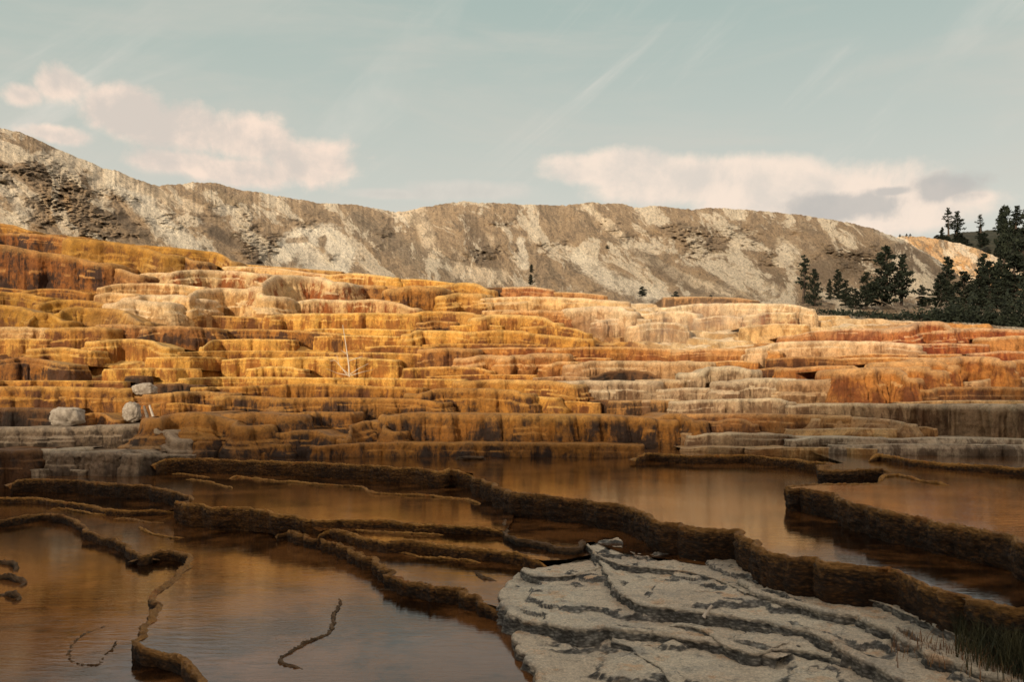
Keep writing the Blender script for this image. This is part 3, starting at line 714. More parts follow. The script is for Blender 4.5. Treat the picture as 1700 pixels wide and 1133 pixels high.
# ------------------------------------------------------------------ the terraces, traced one by one
LEDGES = [
 # left, top
 ('a', [(-60, 58), (0, 57), (60, 65), (130, 92)], 45, 'olive', 'low amber mound at the top left, against the bare hill', {}),
 ('a', [(-60, 104), (0, 104), (130, 104), (240, 112), (340, 132)], 60, 'rust', 'rust brown ledge just below the topmost left mound', {}),
 ('a', [(345, 126), (450, 132), (600, 155), (700, 178), (750, 200)], (170, 110), 'olive', 'big ochre ledge with dark fringed foot, right of the dark rust cascade', dict(flare=.05)),
 ('a', [(650, 158), (760, 165), (900, 180), (1000, 190), (1050, 208), (1078, 235)], (60, 60), 'olive', 'smooth rounded ochre ledge ending against the grey hill', dict(lobe=.1)),
 ('a', [(-60, 152), (0, 153), (150, 183), (300, 203), (440, 240)], (215, 110), 'rust', 'tall dark rust cascade at the left edge with a thin pale lip', dict(flute=.08, flare=.02)),
 ('a', [(455, 262), (560, 270), (630, 298)], 70, 'brown', 'brown ledge tapering off right of the dark rust cascade', {}),
 ('a', [(745, 203), (830, 204), (905, 232)], 75, 'rust', 'row of dripping rust lobes under the smooth ochre ledge', dict(flute=.08)),
 ('a', [(690, 270), (760, 262), (970, 268)], 30, 'amber', 'thin amber step above the white ledge with red stains', {}),
 ('a', [(1085, 246), (1300, 263), (1600, 285)], 18, 'olive', 'thin orange crest line running along the foot of the hill', dict(lobe=.1)),
 ('a', [(1060, 262), (1150, 260), (1300, 268), (1420, 285), (1540, 300)], 32, 'cream', 'thin cream ledge highest in the middle left, above the red streaked fall', {}),
 ('a', [(655, 298), (700, 290), (790, 290)], 48, 'creamr', 'small cream block left of the white ledge with red stains', {}),
 ('a', [(805, 290), (850, 278), (950, 275), (1100, 280), (1210, 292)], 78, 'creamr', 'white ledge with bright rust red stains on its face', dict(flare=.04)),
 ('a', [(480, 358), (550, 342), (700, 338), (850, 345), (930, 356)], 50, 'cream', 'long cream ledge directly under the red stained white one', {}),
 ('a', [(470, 392), (500, 382), (600, 388)], 60, 'cream', 'short tan ledge at the left end of the pale mound', {}),
 ('a', [(612, 405), (700, 392), (850, 392), (888, 408)], 100, 'creamw', 'whitish rounded ledge in the middle of the pale mound', {}),
 ('a', [(892, 402), (950, 366), (1050, 360), (1180, 366), (1228, 395)], 132, 'cream', 'tall cream buttress at the right of the pale mound', {}),
 ('a', [(532, 430), (560, 418), (650, 416), (735, 428)], 105, 'creamw', 'bulging white ledge lowest on the pale mound', {}),
 ('a', [(1165, 460), (1200, 452), (1262, 458)], 48, 'olive', 'small olive gold block at the foot of the tall cream buttress', {}),
 ('a', [(1240, 350), (1300, 300), (1400, 300), (1500, 308), (1555, 330)], (170, 120), 'creamr', 'broad cream fall with slanting rust streaks', dict(flare=.22, flute=.09)),
 # left, middle
 ('a', [(-60, 368), (0, 360), (110, 372)], 30, 'amber', 'thin amber step at the left edge under the dark cascade', {}),
 ('a', [(115, 376), (200, 364), (330, 368), (400, 384)], 42, 'amber', 'low brown gold step under the dark rust cascade', {}),
 ('a', [(-60, 385), (0, 378), (120, 386), (195, 404)], 62, 'olive', 'ochre ledge at the left edge, second below the dark cascade', {}),
 ('a', [(-50, 440), (0, 440), (90, 450), (150, 475)], 85, 'olive', 'smooth ochre bulge at the left edge beside the ochre domes', {}),
 ('a', [(185, 436), (280, 415), (420, 420), (500, 438)], 70, 'olive', 'ochre ledge left of the pale mound', {}),
 ('a', [(140, 520), (170, 485), (230, 475), (278, 515)], 60, 'olive', 'small round ochre dome, left one of the pair', dict(lobe=.1)),
 ('a', [(278, 480), (330, 452), (450, 455), (560, 462), (640, 520)], 80, 'olive', 'wide ochre dome below the white bulging ledge', dict(flare=.3)),
 ('a', [(-60, 545), (0, 545), (120, 545), (235, 552)], 75, 'cream', 'pale gold wall at the left edge at mid height', {}),
 ('a', [(245, 552), (350, 545), (460, 546)], 85, 'goldd', 'gold wall between the pale left wall and the dark stained one', {}),
 ('a', [(475, 535), (560, 532), (660, 540)], 65, 'rust', 'gold ledge with dark brown stains under its lip', {}),
 ('a', [(690, 555), (740, 540), (850, 540), (960, 548)], (70, 70), 'rust', 'dark maroon brown pointed patch of ledge in the golden slope', dict(flare=.3)),
 ('a', [(840, 492), (950, 490), (1200, 500), (1290, 512)], 32, 'goldd', 'mottled gold step under the tall cream buttress', {}),
 ('b', [(-285, 490), (-150, 482), (0, 482), (200, 478), (385, 484)], 48, 'gold', 'long cream gold ledge below the fringed falls', {}),
 ('a', [(985, 560), (1200, 555), (1400, 563), (1600, 578)], 42, 'rust', 'long gold ledge with dark brown mottling left of the bare sapling', {}),
 ('a', [(-60, 602), (100, 600), (300, 606)], 38, 'gold', 'low gold step at the left edge under the pale gold wall', {}),
 ('a', [(430, 612), (600, 600), (700, 606), (765, 640)], 62, 'gold', 'pale gold ledge left of the maroon patch', {}),
 ('a', [(960, 640), (1000, 606), (1150, 602), (1350, 605)], 40, 'gold', 'gold ledge right of the maroon patch', {}),
 ('a', [(845, 665), (1000, 660), (1200, 658), (1400, 660), (1540, 668)], 25, 'goldd', 'long thin gold step under the maroon patch', {}),
 ('a', [(150, 648), (300, 640), (395, 655)], 60, 'goldd', 'golden bulge above the mossy brown rubble', {}),
 ('a', [(700, 690), (860, 686), (1020, 690)], 28, 'gold', 'faint gold step in the middle of the yellow slope', {}),
 ('a', [(1060, 700), (1180, 690), (1340, 694)], 34, 'gold', 'soft pale yellow step left of the rounded yellow block', {}),
 ('a', [(1365, 690), (1500, 685), (1700, 690)], 45, 'gold', 'pale yellow ledge behind the bare sapling', {}),
 ('a', [(1185, 742), (1250, 732), (1360, 732), (1400, 744)], 42, 'gold', 'rounded pale yellow block left of the bare sapling', {}),
 ('a', [(-60, 705), (0, 700), (100, 688), (200, 698), (290, 722)], 62, 'amberd', 'mossy dark brown rubble ledge at the left edge', dict(rough=2.5)),
 ('a', [(500, 745), (700, 740), (900, 742)], 22, 'gold', 'thin gold step right of the mossy rubble', {}),
 ('b', [(-700, 788), (-500, 782), (-300, 782), (0, 786), (300, 788), (610, 792)], 36, 'gold', 'very long gold ledge running under the bare sapling', {}),
 ('a', [(-60, 800), (200, 798), (450, 800), (560, 803)], 24, 'goldd', 'thin gold step above the gold wall on the left', {}),
 ('a', [(-60, 826), (200, 825), (420, 829), (550, 834)], 88, 'amber', 'gold wall with dark runs, above the grey block', {}),
 ('a', [(740, 816), (850, 812), (905, 820)], 40, 'umber', 'ledge coloured dark for the shaded hollow, right of the small grey boulder', {}),  # umber paints the shade of the hollow onto a solid ledge
 ('a', [(600, 778), (640, 775), (665, 778)], 20, 'umber', 'small ledge coloured dark for a shaded notch above the small grey boulder', {}),  # the notch is only shade, put in as a dark ledge
 ('b', [(-640, 830), (-410, 826), (-200, 816), (0, 815), (200, 825), (395, 832)], 52, 'amber', 'long amber ledge one step below the very long gold one', {}),
 ('a', [(285, 876), (450, 868), (600, 870), (700, 874)], 38, 'brown', 'low dark brown step above the grey blocks', {}),
 ('a', [(715, 864), (850, 850), (980, 848), (1016, 858)], 82, 'amberd', 'amber brown bulge right of the small grey boulder', {}),
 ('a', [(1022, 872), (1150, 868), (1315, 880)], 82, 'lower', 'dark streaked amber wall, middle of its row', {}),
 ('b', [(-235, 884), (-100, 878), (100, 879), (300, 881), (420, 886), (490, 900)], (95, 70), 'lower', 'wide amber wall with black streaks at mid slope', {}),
 ('a', [(705, 908), (850, 902), (980, 915)], 40, 'amber', 'small brown step under the amber brown bulge', {}),
 ('a', [(-60, 930), (0, 926), (110, 926), (225, 930)], 82, 'umber', 'wall coloured dark for the shaded hollow at the left edge beside the grey block', {}),  # darkness of the hollow is put into the wall colour
 ('a', [(380, 965), (420, 950), (480, 950), (525, 985)], 50, 'amber', 'small round amber mound between the two pale boulders', dict(lobe=.1, flare=.3)),
 ('a', [(-80, 1022), (0, 1020), (200, 1016), (330, 1018), (450, 1010), (600, 1006), (700, 1008), (760, 1030)], (112, 118), 'grey', 'broad grey rock shelf at the left edge', dict(flare=.06, lobe=.14, rough=2)),
 ('a', [(690, 1060), (720, 1035), (770, 1035), (820, 1075)], 95, 'grey', 'grey rounded buttress at the right end of the grey shelf', dict(rough=2, flare=.3)),
 ('d', [(-60, 40), (0, 40), (50, 42)], 110, 'umber', 'black rock at the left edge above the pool', {}),
 ('d', [(62, 45), (150, 37), (275, 36)], 88, 'white', 'white crusted rock standing at the pool edge on the left', dict(rough=3, flare=.2, lobe=.25)),
 ('d', [(285, 52), (400, 48), (560, 50), (600, 60)], 92, 'grey', 'brown grey rock wall along the left pool', dict(rough=3, flare=.2, lobe=.25)),
 ('d', [(570, 48), (640, 40), (720, 60), (850, 64)], (100, 30), 'grey', 'grey knob of rock at the right end of the left rock wall', dict(rough=2.5)),
 ('d', [(55, 142), (150, 133), (300, 130), (370, 138)], 14, 'white', 'thin white crust slab lying at the left pool edge', dict(rough=2)),
 # lower middle
 ('a', [(755, 975), (850, 945), (950, 948), (1040, 968), (1100, 1010)], (170, 150), 'lower', 'large brown bulging cascade right of the grey shelf', dict(flare=.25, lobe=.34)),
 ('a', [(1100, 955), (1200, 944), (1290, 960)], 160, 'lower', 'amber cascade lobe second from the grey shelf', dict(flare=.2, lobe=.3)),
 ('a', [(1305, 955), (1450, 945), (1590, 948)], 100, 'lower', 'streaked brown wall right of the second amber lobe', dict(flare=.15)),
 ('a', [(1320, 1045), (1400, 1030), (1500, 1035), (1545, 1060)], 95, 'lower', 'low brown domes at the shore under the streaked wall', dict(flare=.4, lobe=.4)),
 ('a', [(820, 1100), (950, 1085), (1150, 1090), (1310, 1100)], 55, 'lower', 'low brown apron at the shore right of the grey knob', dict(flare=.4)),
 ('b', [(80, 1075), (110, 1010), (160, 985), (240, 995), (275, 1040)], (95, 95), 'lower', 'rounded dark domes left of the long front wall', dict(flare=.3, lobe=.4)),
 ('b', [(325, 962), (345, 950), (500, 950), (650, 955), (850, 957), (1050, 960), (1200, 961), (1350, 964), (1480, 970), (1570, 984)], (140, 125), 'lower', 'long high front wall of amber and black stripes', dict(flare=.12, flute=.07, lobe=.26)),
 ('b', [(-60, 1108), (80, 1096), (300, 1090), (500, 1092), (700, 1092), (900, 1093), (1100, 1095), (1300, 1097), (1425, 1102)], 64, 'lower', 'low fringed ledge along the far shore under the striped wall', dict(flare=.2)),
 ('b', [(415, 860), (500, 836), (620, 834), (760, 836), (860, 843), (884, 858)], 98, 'lower', 'amber brown block above the striped front wall', {}),
 ('b', [(890, 880), (960, 872), (1040, 878)], 60, 'goldd', 'soft gold slope right of the amber brown block', dict(flare=.6)),
 ('b', [(645, 800), (750, 792), (900, 795), (1040, 798), (1130, 815)], 92, 'goldd', 'golden ledge left of the cracked grey slab', {}),
 ('b', [(1132, 800), (1200, 797), (1350, 798), (1500, 800)], 88, 'tang', 'grey slab wall with vertical cracks in the middle of the slope', dict(lobe=.10, flare=.02)),
 ('b', [(1515, 800), (1560, 792), (1640, 796)], 70, 'tan', 'brown bulge just right of the cracked grey slab', {}),
 ('b', [(1035, 902), (1120, 895), (1245, 903)], 24, 'goldd', 'thin gold step below the cracked grey slab', {}),
 ('b', [(1245, 890), (1345, 890)], 28, 'umber', 'short black step below the cracked grey slab', {}),
 ('b', [(1355, 893), (1500, 889), (1640, 894)], 50, 'lower', 'amber step right of the short black one', {}),
 ('c', [(-10, 975), (40, 950), (90, 955), (125, 990)], (130, 110), 'lower', 'dark rounded end of the striped front wall', dict(flare=.2, lobe=.34)),
 # centre, top
 ('b', [(0, 300), (100, 290), (200, 300), (290, 312)], 42, 'gold', 'pale gold ledge at the top centre behind the fringed pillars', {}),
 ('b', [(300, 322), (420, 320), (560, 338)], 30, 'gold', 'thin gold ledge at the top centre left of the smooth gold dome', {}),
 ('b', [(560, 345), (600, 335), (680, 340), (728, 368)], 60, 'goldd', 'smooth gold dome on the crest in the centre', dict(lobe=.1)),
 ('b', [(0, 348), (50, 340), (98, 348)], 72, 'creamr', 'cream pillar with rust streaks, left end of the pillar row', dict(flute=.1)),
 ('b', [(108, 353), (150, 345), (215, 350)], 68, 'rust', 'rust fringed pillar second in the pillar row', dict(flute=.12)),
 ('b', [(228, 365), (270, 348), (318, 360)], 58, 'rust', 'dark pillar third in the pillar row with a shadowed niche', dict(flute=.12)),
 ('b', [(325, 362), (380, 346), (450, 354)], 122, 'rust', 'tall dark fringed pillar at the right of the pillar row', dict(flute=.12, flare=-.05)),
 ('b', [(460, 352), (540, 350), (558, 364)], 42, 'gold', 'short gold ledge right of the tall dark pillar', {}),
 ('b', [(542, 396), (600, 382), (680, 388)], 88, 'goldd', 'gold pillar standing below the smooth gold dome', dict(flare=-.04)),
 ('b', [(-160, 425), (-80, 412), (0, 417), (100, 420), (200, 414), (300, 428), (370, 455)], 64, 'creamr', 'fringed cream ledge with rust streaks below the pillar row', dict(flute=.1)),
 ('b', [(690, 412), (850, 402), (1000, 402), (1180, 410), (1365, 424)], 62, 'cream', 'long pale ledge high in the centre right of the gold pillar', {}),
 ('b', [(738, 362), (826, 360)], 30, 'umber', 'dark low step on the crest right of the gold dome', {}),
 ('b', [(830, 358), (950, 355), (1025, 368)], 40, 'redor', 'orange red ledge on the crest in the centre', {}),
 ('b', [(1050, 382), (1180, 385), (1285, 398)], 22, 'orange', 'thin orange step on the crest right of the orange red ledge', {}),
 ('b', [(705, 446), (800, 445)], 22, 'cream', 'short cream step under the long pale ledge', {}),
 ('b', [(725, 470), (845, 466)], 22, 'cream', 'second short cream step under the long pale ledge', {}),
 ('b', [(398, 480), (430, 470), (640, 475), (690, 488)], 48, 'goldd', 'gold ledge with brown stains left of the ribbed gold one', {}),
 ('b', [(855, 470), (980, 465), (1120, 472), (1155, 488)], 62, 'orange', 'orange brown stained ledge below the long pale one', {}),
 ('b', [(705, 500), (760, 485), (920, 490), (1000, 500), (1040, 525)], 72, 'gold', 'ribbed gold ledge in the centre', dict(flute=.08)),
 ('b', [(432, 525), (500, 515), (562, 522)], 44, 'rust', 'small dark brown block in the centre', {}),
 ('b', [(572, 540), (680, 533), (790, 540)], 28, 'gold', 'low pale gold step right of the small brown block', {}),
 ('b', [(1178, 452), (1280, 445), (1365, 450), (1388, 470)], 102, 'pink', 'pale fluted buttress tapering to its foot', dict(flare=-.08, flute=.08)),
 ('b', [(1272, 520), (1320, 505), (1470, 508)], 50, 'pink', 'pale rounded ledge right of the fluted buttress', dict(lobe=.12)),
 ('c', [(-75, 482), (0, 473), (100, 472), (160, 484)], 46, 'pink', 'pale rounded ledge upper one of the steamy group', dict(lobe=.12)),
 ('b', [(1442, 540), (1500, 523), (1620, 525), (1650, 538)], 48, 'pink', 'pale rounded ledge lower one of the steamy group', dict(lobe=.12)),
 ('b', [(1590, 458), (1650, 442), (1760, 447)], 28, 'creamw', 'low pale ledge high behind the steamy group', {}),
 ('b', [(925, 545), (1000, 540), (1140, 550), (1195, 575)], 44, 'goldd', 'gold brown ledge left of the pale steamy flat', {}),
 ('b', [(373, 578), (400, 560), (550, 562), (645, 570)], 64, 'gold', 'cream gold wall with a dark hollow at its left end', {}),
 ('b', [(650, 572), (760, 560), (880, 562), (960, 578), (1190, 600)], 62, 'goldd', 'long orange brown ledge at the centre', {}),
 ('b', [(-110, 556), (0, 553), (200, 556), (360, 560)], 30, 'gold', 'thin gold ledge level with the top of the bare sapling', {}),
 ('b', [(-60, 590), (100, 585), (300, 590)], 34, 'gold', 'soft yellow step right of the sapling top', {}),
 ('b', [(182, 640), (300, 632), (460, 640)], 32, 'goldd', 'dark gold step right of the bare sapling', {}),
 ('b', [(445, 630), (600, 625), (900, 628), (1200, 632)], 16, 'goldd', 'thin gold line of ledge above the orange walls', {}),
 ('b', [(20, 668), (150, 665), (300, 668), (470, 674)], 44, 'goldd', 'gold ledge beside the middle of the bare sapling', {}),
 ('b', [(-60, 696), (100, 692), (290, 700)], 40, 'gold', 'pale gold ledge at the foot of the bare sapling', {}),
 ('b', [(472, 647), (560, 643), (632, 646)], 84, 'brown', 'brown wall left of the orange walls', dict(flare=.02)),
 ('b', [(642, 655), (700, 645), (850, 642), (1050, 643)], 36, 'orange', 'orange ledge above the orange pillars', {}),
 ('b', [(1060, 648), (1200, 640), (1400, 640), (1635, 652)], 50, 'orange', 'long orange ledge in the centre right', {}),
 ('b', [(652, 690), (720, 675), (825, 680)], 90, 'orangel', 'orange pillar, left of three', dict(flare=-.06)),
 ('b', [(832, 688), (860, 675), (912, 680)], 92, 'orangel', 'orange pillar, middle of three', dict(flare=-.06)),
 ('b', [(920, 676), (980, 666), (1050, 670)], 100, 'orangel', 'orange pillar, right of three', dict(flare=-.06)),
 ('b', [(1055, 684), (1128, 682)], 24, 'orange', 'tiny orange step right of the three pillars', {}),
 ('b', [(1033, 722), (1060, 706), (1150, 710)], 58, 'orangel', 'orange block under the tiny orange step', {}),
 ('b', [(1112, 695), (1200, 690), (1305, 694)], 22, 'orange', 'low orange step left of the tan drapery', {}),
 ('b', [(1162, 722), (1220, 704), (1350, 705), (1510, 706)], 76, 'tan', 'cream and tan bulge with grey run, below the low orange step', {}),
 ('c', [(-25, 710), (100, 705), (195, 710)], 86, 'tan', 'tan draped wall with dark grooves', dict(flute=.07)),
 ('b', [(372, 740), (500, 732), (700, 735), (735, 752)], 48, 'goldd', 'brown gold ledge below the orange pillars', {}),
 ('b', [(465, 780), (700, 770), (950, 772)], 22, 'goldd', 'thin gold step above the golden ledge', {}),
 ('b', [(975, 785), (1100, 778), (1235, 786)], 20, 'tan', 'thin grey tan step left of the dark cap', {}),
 ('b', [(1245, 778), (1300, 757), (1420, 750), (1500, 760), (1528, 785)], 36, 'umber', 'dark flat cap of rock above the cracked grey slab', dict(lobe=.1)),
 # right
 ('c', [(20, 406), (150, 404), (350, 408), (450, 424)], 20, 'rust', 'rust brown crest line at the foot of the hill on the right', {}),
 ('c', [(45, 452), (150, 436), (400, 433), (600, 437), (690, 460)], 56, 'pink', 'long cream ledge highest on the right', dict(lobe=.14)),
 ('c', [(435, 487), (500, 475), (600, 478)], 48, 'creamr', 'short cream ledge with red stain under the long cream one', dict(lobe=.12)),
 ('c', [(180, 505), (260, 492), (360, 500)], 30, 'pink', 'soft cream step left of the short red stained one', dict(lobe=.12)),
 ('c', [(400, 545), (520, 530), (680, 535)], 30, 'cream', 'cream step below the short red stained ledge', {}),
 ('c', [(610, 588), (720, 562), (900, 552), (1050, 556), (1160, 542)], (30, 68), 'redor', 'long low red brown ledge on the right with a pale top', dict(flare=.3)),
 ('c', [(1170, 548), (1205, 522), (1300, 516), (1355, 548)], 92, 'redor', 'bulging red orange knob on the right', dict(flare=.1)),
 ('c', [(1365, 560), (1500, 550), (1640, 555), (1780, 562)], 66, 'redor', 'red brown wall at the right edge beside the red orange knob', {}),
 ('c', [(1590, 592), (1680, 585), (1780, 590)], 70, 'orangel', 'pink orange fluted wall at the right edge under the red brown one', dict(flute=.08)),
 ('c', [(482, 642), (530, 618), (700, 611), (900, 612), (1100, 617), (1188, 630)], 72, 'pink', 'very long cream topped ledge across the right half', dict(lobe=.14)),
 ('c', [(1198, 625), (1350, 622), (1515, 628)], 48, 'redor', 'dark rust ledge continuing the very long cream topped one', {}),
 ('c', [(1525, 630), (1582, 628)], 28, 'brown', 'short brown step at the end of the dark rust ledge', {}),
 ('c', [(85, 657), (200, 645), (400, 648), (540, 662)], 52, 'orange', 'dark orange ledge left of the brown low ones', {}),
 ('c', [(545, 695), (600, 685), (750, 688), (885, 698)], 40, 'brown', 'brown low ledge on the right half, rounded at both ends', dict(lobe=.12)),
 ('c', [(442, 747), (520, 735), (628, 740)], 46, 'brown', 'brown low ledge below the rounded brown one', {}),
 ('c', [(215, 712), (330, 703), (440, 712)], 30, 'orange', 'thin orange step above the dark draped block', {}),
 ('c', [(185, 758), (212, 732), (330, 729), (400, 745)], 100, 'tang', 'dark brown draped block between tan walls', dict(flute=.08, flare=-.02)),
 ('c', [(800, 684), (1000, 670), (1150, 676), (1400, 674)], 28, 'orangel', 'thin pale orange step above the great orange cascade', {}),
 ('c', [(622, 738), (760, 728), (900, 728), (932, 745)], 68, 'orange', 'orange brown wall at the left of the great orange cascade', {}),
 ('c', [(900, 692), (1100, 688), (1300, 694), (1345, 708)], 36, 'orangel', 'pale orange step on top of the great orange cascade', {}),
 ('c', [(935, 740), (1000, 730), (1100, 740), (1160, 785)], (165, 110), 'orange', 'great orange cascade, left and lowest part', dict(flare=.2, flute=.12)),
 ('c', [(1095, 735), (1200, 728), (1285, 748)], 130, 'orange', 'great orange cascade, middle part', dict(flare=.16, flute=.12)),
 ('c', [(1160, 708), (1310, 702), (1352, 722)], 128, 'orange', 'great orange cascade, middle right part', dict(flare=.12, flute=.10)),
 ('c', [(1358, 690), (1420, 680), (1550, 684), (1605, 705)], 140, 'orange', 'great orange cascade, tall fluted right part', dict(flare=.1, flute=.14)),
 ('c', [(1515, 668), (1600, 658), (1780, 665)], 46, 'redor', 'rust pink ledge at the right edge above the cascade', {}),
 ('c', [(1615, 708), (1700, 700), (1790, 704)], 80, 'orange', 'orange wall at the right edge beside the fluted cascade', dict(flute=.08)),
 ('c', [(1495, 803), (1560, 785), (1790, 782)], 45, 'tan', 'tan step at the right edge', {}),
 ('c', [(1275, 842), (1300, 829), (1500, 828), (1790, 832)], 58, 'brown', 'brown wall at the right edge above the long fringed ledge', {}),
 ('c', [(352, 800), (400, 787), (520, 785), (660, 792)], 105, 'tang', 'cream tan buttress with dark crease, left of its pair', dict(flute=.06)),
 ('c', [(678, 797), (800, 790), (900, 795)], 108, 'tan', 'tan wall right of the cream tan buttress', dict(flute=.06)),
 ('c', [(12, 840), (100, 832), (250, 833), (378, 838)], 52, 'tang', 'pale grey tan ledge left of the cream tan buttress', {}),
 ('c', [(-85, 795), (20, 790), (125, 808)], 42, 'tan', 'tan step right of the cracked grey slab', {}),
 ('c', [(100, 896), (200, 888), (350, 885), (540, 881), (592, 900)], 62, 'tang', 'cream ledge with rounded right end beside the long fringed one', {}),
 ('c', [(-70, 892), (30, 884), (95, 894)], 48, 'tan', 'short brown tan ledge left of the cream one', {}),
 ('c', [(645, 915), (700, 906), (850, 905), (1000, 906), (1200, 908), (1400, 911), (1600, 911), (1790, 908)], (52, 150), 'tang', 'long white lipped ledge with a deep fringe, running to the right edge', dict(flute=.14, lobe=.16, flare=-.10, end=.5)),
 ('c', [(1165, 901), (1300, 893), (1500, 892), (1790, 894)], 20, 'cream', 'thin cream step above the long fringed ledge', {}),
 ('c', [(135, 956), (400, 955), (650, 958), (850, 964)], 72, 'brown', 'dark brown wall under the cream ledge', {}),
 ('c', [(135, 1000), (160, 988), (262, 992)], 50, 'lower', 'small brown dome left of the round one', dict(lobe=.1)),
 ('c', [(274, 992), (300, 976), (390, 980), (418, 1005)], 56, 'brown', 'small round brown dome under the dark brown wall', dict(lobe=.1)),
 ('c', [(760, 978), (900, 970), (1050, 978), (1175, 1005)], 50, 'tan', 'smooth tan tread edge left of the deep fringe', dict(flare=.5)),
 ('c', [(1195, 1020), (1250, 1012), (1272, 1026)], 32, 'brown', 'small brown knob below the deep fringe', {}),
 ('c', [(-20, 1058), (70, 1045), (155, 1048)], 42, 'tan', 'tan step at the right end of the shore ledge', {}),
 ('c', [(162, 1060), (200, 1049), (400, 1048), (600, 1053), (640, 1068)], 44, 'tang', 'cream rimmed step near the shore on the right', {}),
 ('c', [(635, 1078), (700, 1066), (850, 1065), (1040, 1070)], 42, 'white', 'white rimmed step near the shore on the right', {}),
 ('c', [(640, 1030), (900, 1022), (1180, 1028)], 30, 'cream', 'low cream step above the white rimmed one', dict(flare=.6)),
 ('c', [(1060, 1078), (1300, 1068), (1560, 1072), (1800, 1078)], 26, 'white', 'white flat step below the deep fringe', dict(flare=.6)),
 ('c', [(850, 1104), (1100, 1098), (1400, 1100), (1800, 1104)], 22, 'white', 'lowest white step along the right shore', dict(flare=.6)),
 ('c', [(132, 1118), (200, 1109), (415, 1114)], 26, 'tan', 'low tan step at the shore', {}),
 ('c', [(445, 1120), (600, 1113), (800, 1115), (1000, 1122)], (26, 8), 'cream', 'low cream step at the shore right of the low tan one', {}),
]
for cr, pts, h, pal, label, opt in LEDGES:
    ledge(cr, pts, h, pal, label, **opt)

# ------------------------------------------------------------------ pools and their rims
ZA, ZC, ZE, ZF, ZG = -1.75, -2.10, -1.42, -1.42, -1.56
R3 = [(258, 766), (268, 762), (318, 761), (424, 765), (530, 768), (600, 772), (691, 777), (737, 782), (748, 779), (785, 784)]
R1 = [(786, 788), (779, 797), (784, 792), (818, 800), (850, 816), (903, 821), (973, 828), (1044, 839), (1062, 844), (1080, 855), (1115, 867), (1150, 874), (1223, 878), (1246, 888), (1258, 903), (1312, 921), (1382, 934), (1453, 938), (1523, 948), (1548, 960), (1594, 985), (1700, 1007), (1800, 1030), (1900, 1058), (2100, 1110), (2350, 1190)]
R1 = [(784, 789), (788, 791)] + R1[3:]
R2 = [(1316, 806), (1312, 810), (1333, 809), (1365, 814), (1407, 823), (1435, 837), (1499, 851), (1559, 864), (1629, 874), (1665, 880), (1700, 897), (1780, 925), (1850, 948), (2000, 1000), (2200, 1060)]
R5 = [(292, 836), (300, 833), (360, 839), (424, 843), (470, 852), (530, 862), (565, 862), (640, 864), (700, 869), (760, 872), (833, 877)]
R6 = [(538, 884), (543, 876), (580, 884), (606, 893), (640, 899), (700, 900), (760, 908), (830, 914), (892, 922)]
R7 = [(466, 884), (478, 878), (510, 890), (550, 897), (585, 910), (625, 928), (645, 940), (655, 958), (700, 970), (770, 976), (795, 990), (828, 1008)]
FARY = 31.0
rim([(60, 846), (100, 843), (150, 852), (210, 856)], -2.50, .03, 'low thin rim in front of the second left rim', lobeL=.4, w=.05, hump=.03)
rim([(300, 794), (350, 800), (390, 812)], ZC, .03, 'short low rim in the far left pool', lobeL=.4, w=.05, hump=.02)
rim([(560, 877), (620, 882), (700, 886), (770, 888)], -2.20, .03, 'faint low rim between the two long parallel rims', lobeL=.4, w=.05, hump=.02)
rim([(640, 912), (700, 924), (760, 928), (830, 938)], -2.34, .03, 'faint low rim behind the knobbly one', lobeL=.4, w=.05, hump=.02)
c3 = rim(R3, ZA, .36, 'straight rim along the far side of the left pools, below the grey knob', lobeL=1.2)
c1 = rim(R1, ZA, (.40, .42), 'great dark winding rim crossing the picture to the lower right', 'rimd', w=.07, lobeL=1.0, lobe=.18)
c2 = rim(R2, ZE, .36, 'dark curved rim of the upper right pool', 'rimd', w=.07, lobeL=1.3, lobe=.2)
rim([(1500, 802), (1462, 803), (1400, 803.5), (1340, 804.5), (1314, 808)], ZE, .33, 'low back lip of the dark curved rim', 'rimd', w=.06, hump=.012, taper=(1, 0))
cl = rim([(1400, 767), (1386, 770), (1371, 774), (1366, 779), (1382, 780), (1430, 778), (1480, 780), (1498, 785)], ZE, (.33, .2), 'short lobed rim above the dark curved one', 'rimd', lobeL=1.0, lobe=.2)
rim([(1462, 797), (1466, 790), (1490, 787), (1530, 797), (1592, 806)], ZE, .06, 'thin pale rim curling off the short lobed one', w=.06)
rim([(1444, 757), (1460, 754), (1520, 765), (1620, 772), (1700, 778), (1800, 784)], -1.32, .12, 'low rim in the far right corner of the pools', w=.07)
cg = rim([(1056, 757), (1075, 752), (1160, 757), (1234, 755), (1312, 762), (1365, 768), (1394, 771)], ZG, .19, 'long low rim at the far side right of the striped wall', lobeL=1.0)
rim([(265, 788), (300, 786), (358, 794)], ZC, .04, 'faint pale streak of crust in the far left pool', w=.05, hump=.015)
rim([(376, 795), (395, 790), (450, 797), (530, 803), (602, 808), (618, 818), (700, 822), (780, 828), (800, 838)], ZC, .10, 'slim rim winding across the middle left pool', lobeL=.7, w=.06)
R8 = [(18, 799), (30, 796), (60, 795), (130, 797), (190, 803), (240, 805), (290, 815), (318, 823), (322, 829)]
c8 = rim(R8, ZC, (.30, .20), 'dark rim in front of the grey rocks', 'rimd', lobeL=1.1, taper=(1, 0))
R5 = [(322, 829), (300, 830), (292, 836), (300, 836), (360, 840), (424, 844), (470, 853), (530, 862), (565, 863), (640, 864), (700, 869), (760, 872), (820, 876), (846, 880)]
R5 = [(294, 832), (310, 835), (360, 840), (424, 844), (470, 853), (530, 862), (565, 863), (640, 864), (700, 869), (760, 872), (820, 876), (846, 880)]
c5 = rim(R5, ZC, (.38, .08), 'long rim starting high on the left and thinning to the centre', lobeL=.9, lobe=.14, taper=(0, 1))
